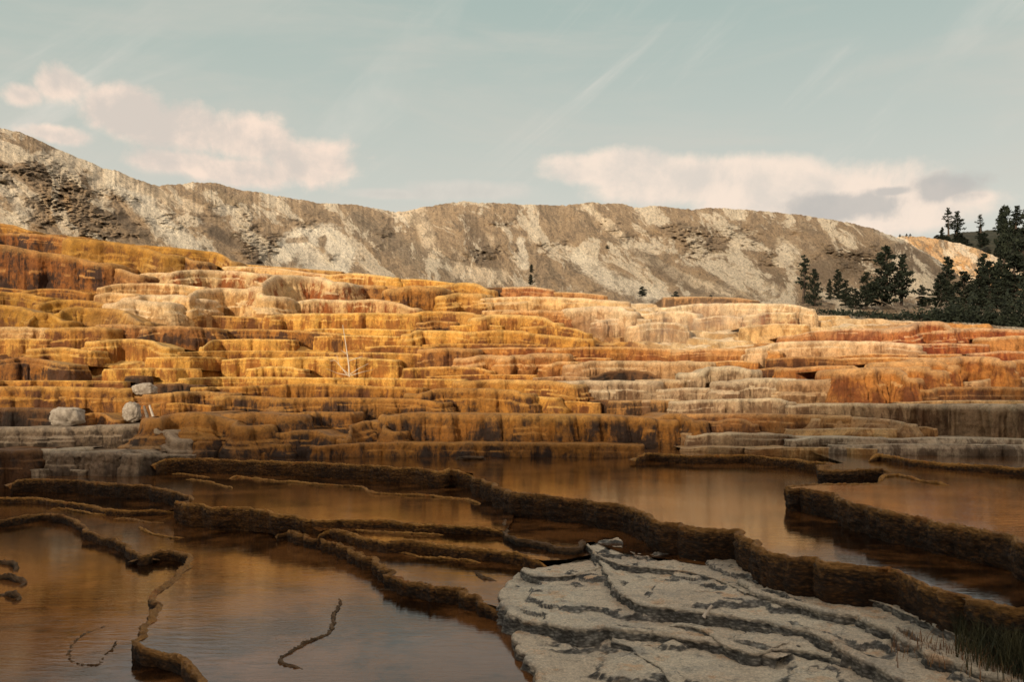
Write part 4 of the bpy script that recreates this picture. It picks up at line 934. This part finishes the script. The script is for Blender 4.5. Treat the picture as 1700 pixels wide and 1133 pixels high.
R6 = [(530, 880), (543, 876), (580, 884), (606, 893), (640, 899), (700, 900), (760, 908), (830, 914), (880, 922), (905, 930)]
c6 = rim(R6, -2.20, .15, 'rim parallel to the long one, just in front of it', lobeL=.6)
R7 = [(460, 880), (478, 878), (510, 889), (550, 897), (585, 910), (625, 928), (645, 941), (662, 958), (700, 969), (770, 977), (795, 989), (834, 1006)]
c7 = rim(R7, -2.34, (.20, .24), 'knobbly rim running down to the white terrace', 'rimd', lobeL=.5, lobe=.16)
R9 = [(-160, 826), (-60, 826), (0, 826), (60, 827), (140, 837), (180, 846), (215, 848), (250, 847), (296, 844)]
c9 = rim(R9, -2.40, .14, 'rim at the left edge, second in front of the grey rocks', lobeL=.8)
R10 = [(-160, 872), (-60, 866), (0, 864), (40, 857), (70, 852), (110, 857), (135, 868), (150, 885), (200, 898), (215, 912), (240, 924), (256, 914), (290, 914), (312, 918), (318, 928), (304, 946), (284, 964), (264, 978), (252, 992), (264, 1006), (252, 1024), (238, 1045), (226, 1064), (234, 1078), (262, 1082), (300, 1090), (322, 1108), (336, 1133), (356, 1165), (380, 1210)]
c10 = rim(R10, -2.50, .13, 'long crooked rim winding from the left edge to the bottom between the lowest pools', 'rimd', lobeL=.8, w=.06, lobe=.10, taper=(0, 0))
rim([(215, 874), (222, 871), (250, 885), (290, 893), (330, 888)], -2.50, .04, 'short rim left of the middle foreground pool', lobeL=.4, w=.05, hump=.025)
rim([(160, 862), (210, 860), (250, 868), (300, 866)], -2.50, .03, 'low crust between the two left rims', 'rimd', lobeL=.4, w=.05, hump=.02)
rim([(546, 998), (550, 991), (560, 990), (566, 998), (557, 1010), (551, 1034), (549, 1050), (524, 1059), (492, 1074), (468, 1088), (466, 1100), (492, 1106), (512, 1116), (524, 1128)], -2.50, .04, 'thin black crooked rim in the middle foreground pool', 'rimb', lobeL=.3, w=.045, hump=.014)
rim([(560, 985), (620, 978), (700, 985)], -2.512, .02, 'faint drowned crust in the bottom centre pool', 'rimb', w=.03, hump=.015)
rim([(228, 1024), (180, 1038), (140, 1052), (122, 1066), (108, 1086), (116, 1098), (150, 1108), (176, 1104), (182, 1084), (192, 1064), (222, 1050)], -2.63, .02, 'faint drowned loop of crust in the lowest left pool', 'rimb', w=.05, hump=.004)
rim([(160, 1112), (140, 1130), (120, 1150)], -2.63, .02, 'faint drowned crust leaving the bottom edge at the left', 'rimb', w=.04, hump=.012)
rim([(-40, 926), (0, 930), (28, 938), (12, 946)], -2.62, .04, 'ragged dark crust poking in at the left edge, upper piece', 'rimb', w=.10, lobeL=.3, hump=.05)
rim([(-40, 956), (10, 956), (38, 964), (20, 972)], -2.62, .04, 'ragged dark crust poking in at the left edge, middle piece', 'rimb', w=.10, lobeL=.3, hump=.05)
rim([(-40, 985), (5, 982), (34, 988), (10, 996)], -2.62, .04, 'ragged dark crust poking in at the left edge, lower piece', 'rimb', w=.10, lobeL=.3, hump=.05)
R15 = [(852, 842), (842, 860), (836, 872), (842, 888), (868, 898), (905, 903), (940, 911), (968, 908), (968, 897), (958, 890)]
c15 = rim(R15, -2.14, (.06, .14), 'black rim of the small shaded pool in the centre', 'rimb', lobeL=.4, lobe=.12, taper=(0, 1))
rim([(768, 948), (774, 944), (790, 950), (800, 960), (830, 966), (856, 962)], -2.34, .04, 'short black curl of rim left of the white terrace', 'rimb', w=.06, lobeL=.35, hump=.02)
rim([(1100, 884), (1190, 905), (1240, 925)], -2.14, .02, 'low crust at the foot of the great rim', 'rimd', w=.05, hump=.02)

pool([c3, c1[3:], [(30, 5), (30, FARY), (-11, FARY)]], ZA, 'still brown pool reflecting the golden slope')
pool([c2, [(30, 6), (30, 23.5), (7.4, 22.5)], cl[:-3], at(ZE, (1464, 792), (1462, 803), (1400, 803.5), (1335, 804.5))], ZE, 'upper right pool')
pool([cg, at(ZG, (1420, 762), (1420, 747), (1060, 747))], ZG, 'narrow far pool')
pool([c8, c5, at(ZC, (850, 868), (858, 840)), [(1.5, 21), (1.5, 30), (-14, 30)]], ZC, 'shallow amber pool behind the long left rim')
pool([c15[::-1][3:][::-1], at(-2.145, (985, 900), (1030, 918), (1100, 928), (1200, 944), (1262, 962), (1330, 975)), [(5, 18), (-2, 18)]], -2.145, None)
pool([c6, at(-2.20, (940, 930), (990, 920), (990, 895)), [(.9, 15.5), (-4.5, 17.5)]], -2.20, None)
pool([c7, at(-2.34, (900, 1010), (980, 985), (980, 930)), [(.9, 15.5), (-4.8, 17.8)]], -2.34, None)
pool([c9, [(-5.6, 22), (-22, 26)]], -2.40, None)
pool([c10, at(-2.50, (1000, 1240), (1000, 1000)), [(1.0, 16), (-5, 21), (-24, 24)]], -2.50, 'middle foreground pool reflecting golden ledges')
pool([[(-16, 4), (6, 4), (6, 14), (-5, 24), (-30, 26)]], -2.63, 'lowest dark pool in the left foreground')

# white terraces in the right foreground
W = dict(mat='rim', name='white_terrace', cat='white terrace', rough=2.0, end=0, lobe=.30, lobeL=.5, flute=.09, flare=.14, base=.25)
ledge('p', [(905, 931), (872, 938), (862, 946), (880, 955), (905, 957), (935, 957), (962, 953), (990, 944), (1010, 938)], .09, 'honey', 'small white lobe beside the black curl of rim', z=-2.21, back=1.8, bdir=(.8, .6), **W)
ledge('p', [(905, 940), (862, 950), (836, 970), (829, 985), (831, 1002), (845, 1018), (870, 1030), (905, 1032), (940, 1042), (975, 1044), (1000, 1040), (1060, 1047), (1120, 1056), (1200, 1070), (1290, 1092)], (.24, .10), 'honey', 'white terrace with a grey crusted edge beside the foreground pool', z=-2.29, back=2.6, bdir=(.7, .7), **W)
ledge('p', [(930, 1034), (885, 1036), (858, 1042), (851, 1052), (854, 1066), (868, 1085), (885, 1105), (893, 1133), (905, 1170), (925, 1220)], .20, 'honey', 'white terrace lowest in the picture, with a dark rugged left edge', z=-2.40, back=5.0, bdir=(1, .25), **W)
ledge('p', [(1062, 1040), (1020, 1052), (1012, 1064), (1050, 1074), (1060, 1090), (1100, 1110), (1110, 1133), (1150, 1160), (1210, 1200)], .05, 'honey', 'low pale swelling on the lowest white terrace', z=-2.37, back=3.0, bdir=(1, .35), **W)
ledge('p', [(1075, 1016), (1082, 1026), (1100, 1032), (1140, 1038), (1170, 1046), (1186, 1062), (1215, 1076), (1255, 1086), (1298, 1076), (1350, 1082), (1420, 1106), (1480, 1140), (1540, 1180), (1600, 1230)], (.09, .16), 'honey', 'white terrace with a frayed bluish edge at the bottom right', z=-2.27, back=2.4, bdir=(.8, .6), **W)
ledge('p', [(985, 915), (998, 935), (1012, 960), (1020, 978), (1045, 994), (1066, 1004), (1100, 1008), (1170, 1016), (1266, 1030), (1358, 1052), (1393, 1074), (1470, 1114), (1520, 1145), (1600, 1190)], (.12, .16), 'honey', 'white terrace crossing the middle of the pale area, with a lumpy honeycomb edge', z=-2.17, back=2.6, bdir=(.75, .66), **W)
ledge('p', [(1228, 944), (1227, 960), (1245, 978), (1275, 990), (1330, 1003), (1372, 1014), (1418, 1020), (1455, 1034), (1500, 1062), (1560, 1092), (1640, 1118), (1720, 1145), (1800, 1170)], (.24, .20), 'honey', 'highest white terrace, its wall of blue grey honeycomb crust', z=-2.09, back=1.9, bdir=(.75, .66), **W)
ledge('p', [(955, 893), (975, 905), (990, 922), (1030, 938), (1100, 944), (1150, 950), (1200, 965), (1240, 985)], .08, 'honey', 'pale terrace with a thin black edge under the great rim', z=-2.125, back=.7, bdir=(.7, .7), **W)
ledge('p', [(1260, 958), (1320, 972), (1400, 985), (1470, 1003), (1530, 1030), (1600, 1060), (1700, 1095), (1800, 1120)], .05, 'honey', 'narrow pale shelf directly under the great rim', z=-2.05, back=.8, bdir=(.7, .7), **W)
# ------------------------------------------------------------------ stones, wood, trees
def stone(name, label, u, v, D, size, mat, seed, cat='boulder', rz=0):
    n = 26; th = np.linspace(0, 2 * math.pi, n * 2, endpoint=False); ph = np.linspace(-math.pi / 2, math.pi / 2, n)
    T, Pp = np.meshgrid(th, ph)
    d = np.stack([np.cos(Pp) * np.cos(T), np.cos(Pp) * np.sin(T), np.sin(Pp)], -1)
    d2 = np.sign(d) * np.abs(d) ** .72
    r = 1 - .16 * np.abs(vn(d[..., 0] * 2.2, d[..., 1] * 2.2 + seed, d[..., 2] * 3.5, seed + 5)) + .28 * fbm(d[..., 0] * 1.3 + seed, d[..., 1] * 1.3, d[..., 2] * 1.3, 3, seed) + .06 * fbm(d[..., 0] * 6, d[..., 1] * 6, d[..., 2] * 9 + seed, 3, seed)
    V = d2 * r[..., None] * np.array(size) * .5
    V = np.concatenate([V, V[:, :1]], 1)
    o = mesh_obj(name, V, grid_faces(n, n * 2 + 1), M[mat]); o.rotation_euler = (0, 0, rz)
    o.location = tuple(W3(u, v, D)); tag(o, label=label, cat=cat); return o
def tube_rows(path, rad, n=7):
    path = np.array(path, float); rad = np.array(rad, float)
    t = np.gradient(path, axis=0); t /= np.linalg.norm(t, axis=1)[:, None] + 1e-9
    ref = np.array((0.3, .9, .2)); a = np.cross(t, ref); a /= np.linalg.norm(a, axis=1)[:, None] + 1e-9; b = np.cross(t, a)
    th = np.linspace(0, 2 * math.pi, n + 1)
    return path[:, None] + rad[:, None, None] * (a[:, None] * np.cos(th)[None, :, None] + b[:, None] * np.sin(th)[None, :, None])
class MB:
    def __init__(s): s.v = []; s.f = []; s.k = 0
    def grid(s, V):
        nr, nc = V.shape[:2]; s.v.append(V.reshape(-1, 3)); s.f.append(grid_faces(nr, nc) + s.k); s.k += nr * nc
    def quads(s, Q):     # (n,4,3)
        n = len(Q); s.v.append(Q.reshape(-1, 3)); s.f.append(np.arange(n * 4).reshape(n, 4) + s.k); s.k += n * 4
    def build(s, name, mat, parent=None, smooth=True):
        return mesh_obj(name, np.concatenate(s.v), np.concatenate(s.f), mat, parent, smooth)

def conifer(h, w, seed, name, label, cat='tree', gappy=.25, lean=0, dens=1.0, top=.06, low=.12, group=None):
    """tapered trunk, limbs in loose whorls and needle tufts along each limb"""
    r = np.random.default_rng(seed)
    root = empty(name, (0, 0, 0)); tag(root, label, cat, group)
    tr = MB(); n = 14; zs = np.linspace(-.4, h, n)
    wob = np.stack([.03 * h * np.sin(zs / h * 4 + seed) * .4 + lean * zs ** 1.2, .02 * h * np.cos(zs / h * 3 + seed), zs], -1)
    tr.grid(tube_rows(wob, np.linspace(.030 * h + .03, .012, n)))
    Q = []
    nb = int(h * 11 * dens) + 14
    for i in range(nb):
        f = low + (1 - low) * (i + r.random()) / nb; z = f * h
        if r.random() < gappy * .6: continue
        c = np.array([np.interp(z, zs, wob[:, 0]), np.interp(z, zs, wob[:, 1]), z])
        L = w * ((1 - f) ** .75 + top) * r.uniform(.45, 1.15) * (.6 if f < low + .08 else 1)
        az = r.uniform(0, 2 * math.pi); up = r.uniform(-.15, .35) + .5 * f
        m = 7; s = np.linspace(0, 1, m)
        d = np.array([math.cos(az), math.sin(az), 0])
        path = c + d * (L * s)[:, None]; path[:, 2] += L * (up * s - .25 * s ** 2 + .25 * s ** 4)
        tr.grid(tube_rows(path, np.linspace(.012 + .010 * L, .004, m), 4))
        nt = int(46 * L / .8 * dens) + 14
        for k in range(nt):
            q = r.uniform(.18, 1.0) ** .8; p = np.array([np.interp(q, s, path[:, j]) for j in range(3)])
            spread = .22 * L * (1.2 - q) + .05
            p = p + r.normal(0, 1, 3) * np.array((spread, spread, spread * .45))
            a = r.normal(0, 1, 3) + d * .8 + np.array((0, 0, .5)); a /= np.linalg.norm(a); b = np.cross(a, r.normal(0, 1, 3)); b /= np.linalg.norm(b)
            l = r.uniform(.10, .22); wd = l * r.uniform(.25, .45)
            Q.append([p - a * l * .4, p + b * wd, p + a * l, p - b * wd])
    tr.build('trunk', M['bark'], root)
    cr = MB(); cr.quads(np.array(Q)); cr.build('crown', M['needle'], root, smooth=False)
    return root
def children(o): return [c for c in bpy.data.objects if c.parent == o]
def copy_tree(src, kids, loc, rz, sc, label, group=None):
    r = src.copy(); COL.objects.link(r); r.location = loc; r.rotation_euler = (0, 0, rz); r.scale = (sc[0], sc[0], sc[1])
    r['label'] = label
    if group: r['group'] = group
    for ch in kids:
        c = ch.copy(); COL.objects.link(c); c.parent = r
    return r
def place(o, u, v, D, rz, h_px, h0, wk=1.0):
    o.location = tuple(W3(u, v, D)); s = h_px / F * D / h0; o.scale = (s * wk, s * wk, s); o.rotation_euler = (0, 0, rz)
protos = []
for i, (h, w, gp, dn, lw) in enumerate([(5, 1.25, .1, 1.0, .06), (5, 1.5, .35, .8, .22), (5, 1.0, .05, 1.1, .04), (5, 1.3, .5, .55, .35), (5, 1.7, .2, 1.0, .1)]):
    o = conifer(h, w, 11 + i, 'conifer', 'x', gappy=gp, dens=dn, low=lw)
    protos.append([o, children(o), False])
def put_tree(k, u, v, D, h_px, label, group=None, wk=1.0, rz=None, name='conifer'):
    pr, kids, used = protos[k]
    rz = random.uniform(0, 6.28) if rz is None else rz
    if not used:
        protos[k][2] = True; o = pr; o['label'] = label
        if group: o['group'] = group
    else:
        o = copy_tree(pr, kids, (0, 0, 0), rz, (1, 1), label, group)
    place(o, u, v, D, rz, h_px, 5.0, wk); o.name = name
    return o
T = [ # proto, u, base v, depth, height px, label, width
 (3, 1334, 512, 74, 88, 'thin open crowned conifer at the left of the grove, trunk showing', 1.0),
 (4, 1352, 514, 72, 66, 'bushy low conifer right beside the thin open crowned one', .8),
 (0, 1391, 498, 84, 50, 'small pointed conifer between the thin one and the big dark one', 1.1),
 (2, 1377, 500, 85, 36, 'smallest pointed conifer on the pale slope left of the big dark tree', 1.1),
 (4, 1404, 512, 76, 46, 'low dark bush-like conifer under the small pointed one', 1.2),
 (4, 1470, 515, 74, 104, 'big dark spreading conifer in the middle of the grove', 1.15),
 (1, 1498, 515, 76, 92, 'ragged conifer right behind the big dark spreading one', 1.0),
 (4, 1438, 515, 72, 62, 'short wide conifer left of the big dark spreading one', 1.2),
 (4, 1420, 516, 70, 36, 'scrubby low conifer at the front of the grove left of the big tree', 1.5),
 (0, 1573, 505, 82, 78, 'dark conifer standing before the orange mound', 1.2),
 (0, 1633, 500, 84, 78, 'pointed conifer in front of the right end of the orange mound', 1.1),
 (0, 1669, 512, 74, 168, 'tallest conifer, near the right edge', .62),
 (1, 1702, 515, 76, 165, 'tall conifer cut by the right edge of the picture', .62),
 (4, 1644, 516, 72, 80, 'broad dark conifer left of the tallest one', 1.3),
 (4, 1600, 518, 74, 66, 'broad low conifer in the dark thicket', 1.6),
 (4, 1560, 516, 76, 58, 'broad low conifer at the left end of the dark thicket', 1.5),
 (4, 1626, 520, 70, 62, 'dense low conifer at the front of the dark thicket', 1.6),
 (4, 1685, 522, 70, 96, 'dense broad conifer at the right edge below the tallest one', 1.7),
 (0, 1530, 512, 80, 38, 'little conifer right of the dead branches', 1.3),
 (4, 1746, 520, 72, 110, 'dark conifer just outside the right edge, branches reaching in', 1.5),
]
def hill_pt(u, v):
    us, s0, v0, Dc, Ds = HILL
    a = (v - np.interp(u, us, v0)) / (np.interp(u, us, s0) - np.interp(u, us, v0))
    return float(np.interp(u, us, Dc) + (np.interp(u, us, Ds) - np.interp(u, us, Dc)) * max(a, 0) ** .92)
for k, u, v, D, hp, lab, wk in T: put_tree(k, u, v, hill_pt(u, v) - 1.0, hp, lab, wk=wk)
for k, u, v, D, hp, lab, wk in [
 (3, 1574, 397, 244, 52, 'gnarled leaning conifer on the skyline left of the others', 1.1), (1, 1589, 395, 246, 44, 'dense conifer on the skyline beside the gnarled one', 1.2),
 (3, 1628, 390, 246, 34, 'small loose crowned conifer alone on the skyline', 1.3), (0, 1663, 388, 246, 42, 'skyline conifer left of the tallest tree top', 1.3),
 (1, 1688, 384, 246, 42, 'skyline conifer at the right edge', 1.4)]:
    put_tree(k, u, v, D, hp, lab, wk=wk)
for i in range(60):
    u = random.uniform(1545, 1830); D = random.uniform(216, 250)
    v = np.interp(u, [1545, 1600, 1700, 1830], [404, 394, 389, 380]) + (250 - D) * 1.3 + 4
    put_tree(random.choice([0, 2, 4, 4]), u, v, D, random.uniform(16, 28), 'small dark pine among many on the far wooded hill', 'pines on the far wooded hill', wk=random.uniform(1.3, 2.0))
for k, u, v, hp, lab in [(0, 882, 453, 14, 'little dark pine on the bare hill, upper of two'), (0, 881, 474, 18, 'little dark pine at the foot of the bare hill, lower of two'),
                         (4, 1008, 414, 7, 'tiny dark shrub alone high on the bare hill'), (4, 1066, 494, 18, 'dark shrub at the foot of the hill left of the wide one'), (4, 1122, 499, 15, 'wide dark shrub at the foot of the hill'), (4, 1180, 500, 10, 'small dark shrub right of the wide one')]:
    put_tree(k, u, v, hill_pt(u, v) - 5.0, hp, lab, wk=1.5 if k == 0 else 2.0, name='conifer' if k == 0 else 'shrub')
for u, v in [(1494, 394), (1511, 393), (1505, 393)]:
    put_tree(4, u, v, 190, 5, 'speck of a shrub on the skyline at the top of the orange mound', 'specks of shrub on the mound skyline', wk=1.6, name='shrub')

stone('boulder', 'pale grey block sitting in a dark hollow above the grey shelf', 112, 692, float(Dfun(112, 708)) - 1.0, (.98, .8, .60), 'boulder', 3)
stone('boulder', 'small grey boulder above the brown steps on the left', 240, 647, float(Dfun(240, 657)) - 1.1, (.75, .6, .42), 'boulder', 8)
stone('boulder', 'white pitted boulder between brown mounds', 219, 684, float(Dfun(219, 700)) - .9, (.52, .45, .62), 'boulder', 5)
stone('rock', 'flat black rock lying in the water under the far shore', 782, 762, 24.2, (.8, .4, .14), 'darkstone', 9, 'rock')
stone('rock', 'tiny dark stone in the narrow far pool', 1322, 751, 23.2, (.14, .12, .14), 'darkstone', 12, 'rock')

def stick(name, label, pts, D, rad, mat='dead', cat='dead wood', dz=0):
    """pts in photo pixels at depth D (plus a depth shift per point)"""
    P = np.array([W3(p[0], p[1], D + (p[2] if len(p) > 2 else 0)) for p in pts])
    m = 4 * len(P); t = np.linspace(0, len(P) - 1, m); path = np.stack([np.interp(t, range(len(P)), P[:, j]) for j in range(3)], -1)
    path += .25 * rad * np.array([[vn(i * .8, j * 5.1, 0, 3) for j in range(3)] for i in range(m)], float).reshape(m, 3)
    mb = MB(); mb.grid(tube_rows(path, np.linspace(rad, rad * .55, m), 7))
    return mb, name, label, mat, cat
def one(mb, name, label, mat, cat):
    o = mb.build(name, M[mat]); tag(o, label, cat); return o
one(*stick('stick', 'short pale stick lying across the edge of a white terrace', [(1168, 1026), (1182, 1006)], 9.0, .022))
one(*stick('stick', 'pale broken stake leaning on the brown wall behind the grey shelf', [(258, 704), (248, 673)], float(Dfun(250, 704)) - 1.2, .05))
one(*stick('stick', 'brown weathered stake left of the pale broken one', [(248, 704), (239, 674)], float(Dfun(250, 704)) - 1.2, .06, 'greywood'))
one(*stick('stick', 'fallen pale stick lying at the end of the grey shelf', [(256, 702), (285, 716), (300, 740)], 27.6, .04))
sap = empty('dead_sapling', tuple(W3(580, 626, 36.0))); tag(sap, 'bare white dead sapling standing on the gold ledges', 'dead tree')
def sub(name, pts, rad, parent, D=36.0, mat='dead'):
    base = np.array(parent.location)
    P = np.array([W3(p[0], p[1], D + (p[2] if len(p) > 2 else 0)) for p in pts]) - base
    m = 3 * len(P); t = np.linspace(0, len(P) - 1, m); path = np.stack([np.interp(t, range(len(P)), P[:, j]) for j in range(3)], -1)
    mb = MB(); mb.grid(tube_rows(path, np.linspace(rad, rad * .4, m), 6)); mb.build(name, M[mat], parent)
sub('trunk', [(580, 626), (579, 606), (576, 585), (573, 565), (569, 540)], .035, sap)
for pts in ([(579, 622), (568, 612), (556, 598), (548, 600)], [(577, 624), (563, 606), (559, 590)], [(581, 622), (596, 612), (612, 604, .4)], [(578, 600), (590, 596), (602, 592)], [(576, 588), (566, 582)], [(580, 624), (560, 620), (541, 612, -.4)], [(582, 624), (602, 618), (620, 614, .5)]):
    sub('branch', pts, .016, sap)
for k, (u, v, lab, w) in enumerate([(1540, 522, 'tangle of bleached dead branches lying before the grove', 60), (1590, 528, 'dark tangle of fallen branches right of the bleached one', 55), (1660, 530, 'low heap of dry branches at the right edge of the thicket', 60)]):
    D = hill_pt(u, v) - 1.5; base = W3(u, v, D); mb = MB(); r = np.random.default_rng(40 + k)
    for i in range(34):
        a = r.uniform(0, math.pi); L = r.uniform(.6, 2.4); x0 = r.normal(0, .9) * w / 60; y0 = r.normal(0, .6)
        p = [(x0, y0, r.uniform(-.1, .2))]
        d = np.array((math.cos(a) * r.choice([-1, 1]), r.normal(0, .3), r.uniform(.02, .5)))
        for j in range(4): p.append(tuple(np.array(p[-1]) + d * L / 4 + r.normal(0, .07, 3)))
        mb.grid(tube_rows(p, np.linspace(.028, .008, 5), 5))
    o = mb.build('dead_branches', M['greywood'] if k != 1 else M['bark']); o.location = tuple(base); tag(o, lab, 'dead branches')
stick_o = one(*stick('fallen_trunk', 'long bleached fallen trunk arching before the grove', [(1508, 500), (1525, 491), (1555, 493)], hill_pt(1530, 515) - 1, .035))

# dark sedge under the great rim at the lower right
def sedge(name, n, ur, vr, z, hr, mat, lab, seed, kind='stuff'):
    r = np.random.default_rng(seed); Q = []
    for i in range(n):
        u = r.uniform(*ur); v = np.interp(u, [1500, 1600, 1700, 1800], vr) + abs(r.normal(0, 1)) * 20 - 16
        D = z * F / (HV - v); p = W3(u, v, D)
        h = r.uniform(*hr); a = r.uniform(0, 6.28); bend = r.uniform(.1, .7) * h; w = r.uniform(.002, .005)
        d = np.array((math.cos(a), math.sin(a), 0)); s = np.array((-d[1], d[0], 0)) * w
        pts = [p + d * bend * t ** 2 + np.array((0, 0, h * t * (1 - .2 * t))) for t in (0, .35, .7, 1)]
        for j in range(3):
            w0 = 1 - j / 3.2; w1 = 1 - (j + 1) / 3.2
            Q.append([pts[j] - s * w0, pts[j] + s * w0, pts[j + 1] + s * w1, pts[j + 1] - s * w1])
    mb = MB(); mb.quads(np.array(Q)); o = mb.build(name, M[mat], smooth=False); tag(o, lab, 'grass', kind=kind); return o
sedge('grass', 5200, (1585, 1860), [1030, 1062, 1105, 1150], -2.1, (.12, .38), 'grass', 'dense dark sedge growing under the great rim at the lower right', 3)
sedge('dry_grass', 420, (1480, 1800), [1075, 1100, 1130, 1160], -2.14, (.06, .22), 'straw', 'sparse reddish sedge blades on the white terrace', 4)

def undergrowth():  # dark scrub, also filling in the shadow under the grove
    r = np.random.default_rng(77); Q = []
    for i in range(26000):
        u = 1340 + 480 * r.random() ** .8
        if u < 1545 and r.random() < .8: continue
        D = r.uniform(0, 20)
        hmax = np.interp(u, [1340, 1400, 1480, 1560, 1640, 1800], [1, 2, 5, 26, 48, 56]) * max(0.0, .55 + 1.5 * float(vn(u / 13.0, 2.2, 0, 5)) + .7 * float(vn(u / 4.0, 1.2, 0, 6)))
        v0 = np.interp(u, [1340, 1420, 1550, 1700, 1900], [513, 517, 526, 537, 545]) + 6
        D = hill_pt(u, v0) - r.uniform(.3, 4); v = v0 - max(hmax, .5) * r.random() ** 1.6
        p = W3(u, v, D) + r.normal(0, .12, 3)
        a = r.normal(0, 1, 3); a /= np.linalg.norm(a); b = np.cross(a, r.normal(0, 1, 3)); b /= np.linalg.norm(b)
        l = r.uniform(.06, .17); w = l * .4
        Q.append([p - a * l, p + b * w, p + a * l, p - b * w])
    mb = MB(); mb.quads(np.array(Q)); o = mb.build('undergrowth', M['needle'], smooth=False)
    tag(o, 'dark low undergrowth between the conifers on the right', 'undergrowth', kind='stuff')
undergrowth()

# thin steam drifting over the pale ledges
def steam():
    m = bpy.data.materials.new('steam'); m.use_nodes = True; t = NT(m.node_tree); t.n.clear()
    out = t.node('ShaderNodeOutputMaterial'); v = t.node('ShaderNodeVolumePrincipled'); t.l.new(v.outputs[0], out.inputs['Volume'])
    v.inputs['Color'].default_value = (.95, .93, .9, 1); v.inputs['Anisotropy'].default_value = 0.0
    g = t.node('ShaderNodeTexCoord').outputs['Object']
    ln = t.node('ShaderNodeVectorMath', operation='LENGTH'); t.l.new(g, ln.inputs[0])
    fall = t.ss(ln.outputs['Value'], 1.0, .15)
    n = t.ss(t.noise(t.vscale(g, (1.6, 1, 1.2)), 2.2, 4, .6, .5), .42, .66)
    t.l.new(t.m('MULTIPLY', t.m('MULTIPLY', fall, n), .10), v.inputs['Density'])
    th = np.linspace(0, 2 * math.pi, 33); ph = np.linspace(-math.pi / 2, math.pi / 2, 17)
    T_, P_ = np.meshgrid(th, ph)
    V = np.stack([np.cos(P_) * np.cos(T_), np.cos(P_) * np.sin(T_), np.sin(P_)], -1)
    o = mesh_obj('steam', V, grid_faces(17, 33), m); o.scale = (6.5, 4.0, 2.2); o.location = tuple(W3(1140, 545, 41.5))
    tag(o, 'thin white steam drifting over the pale ledges right of centre', 'steam', kind='stuff')
steam()
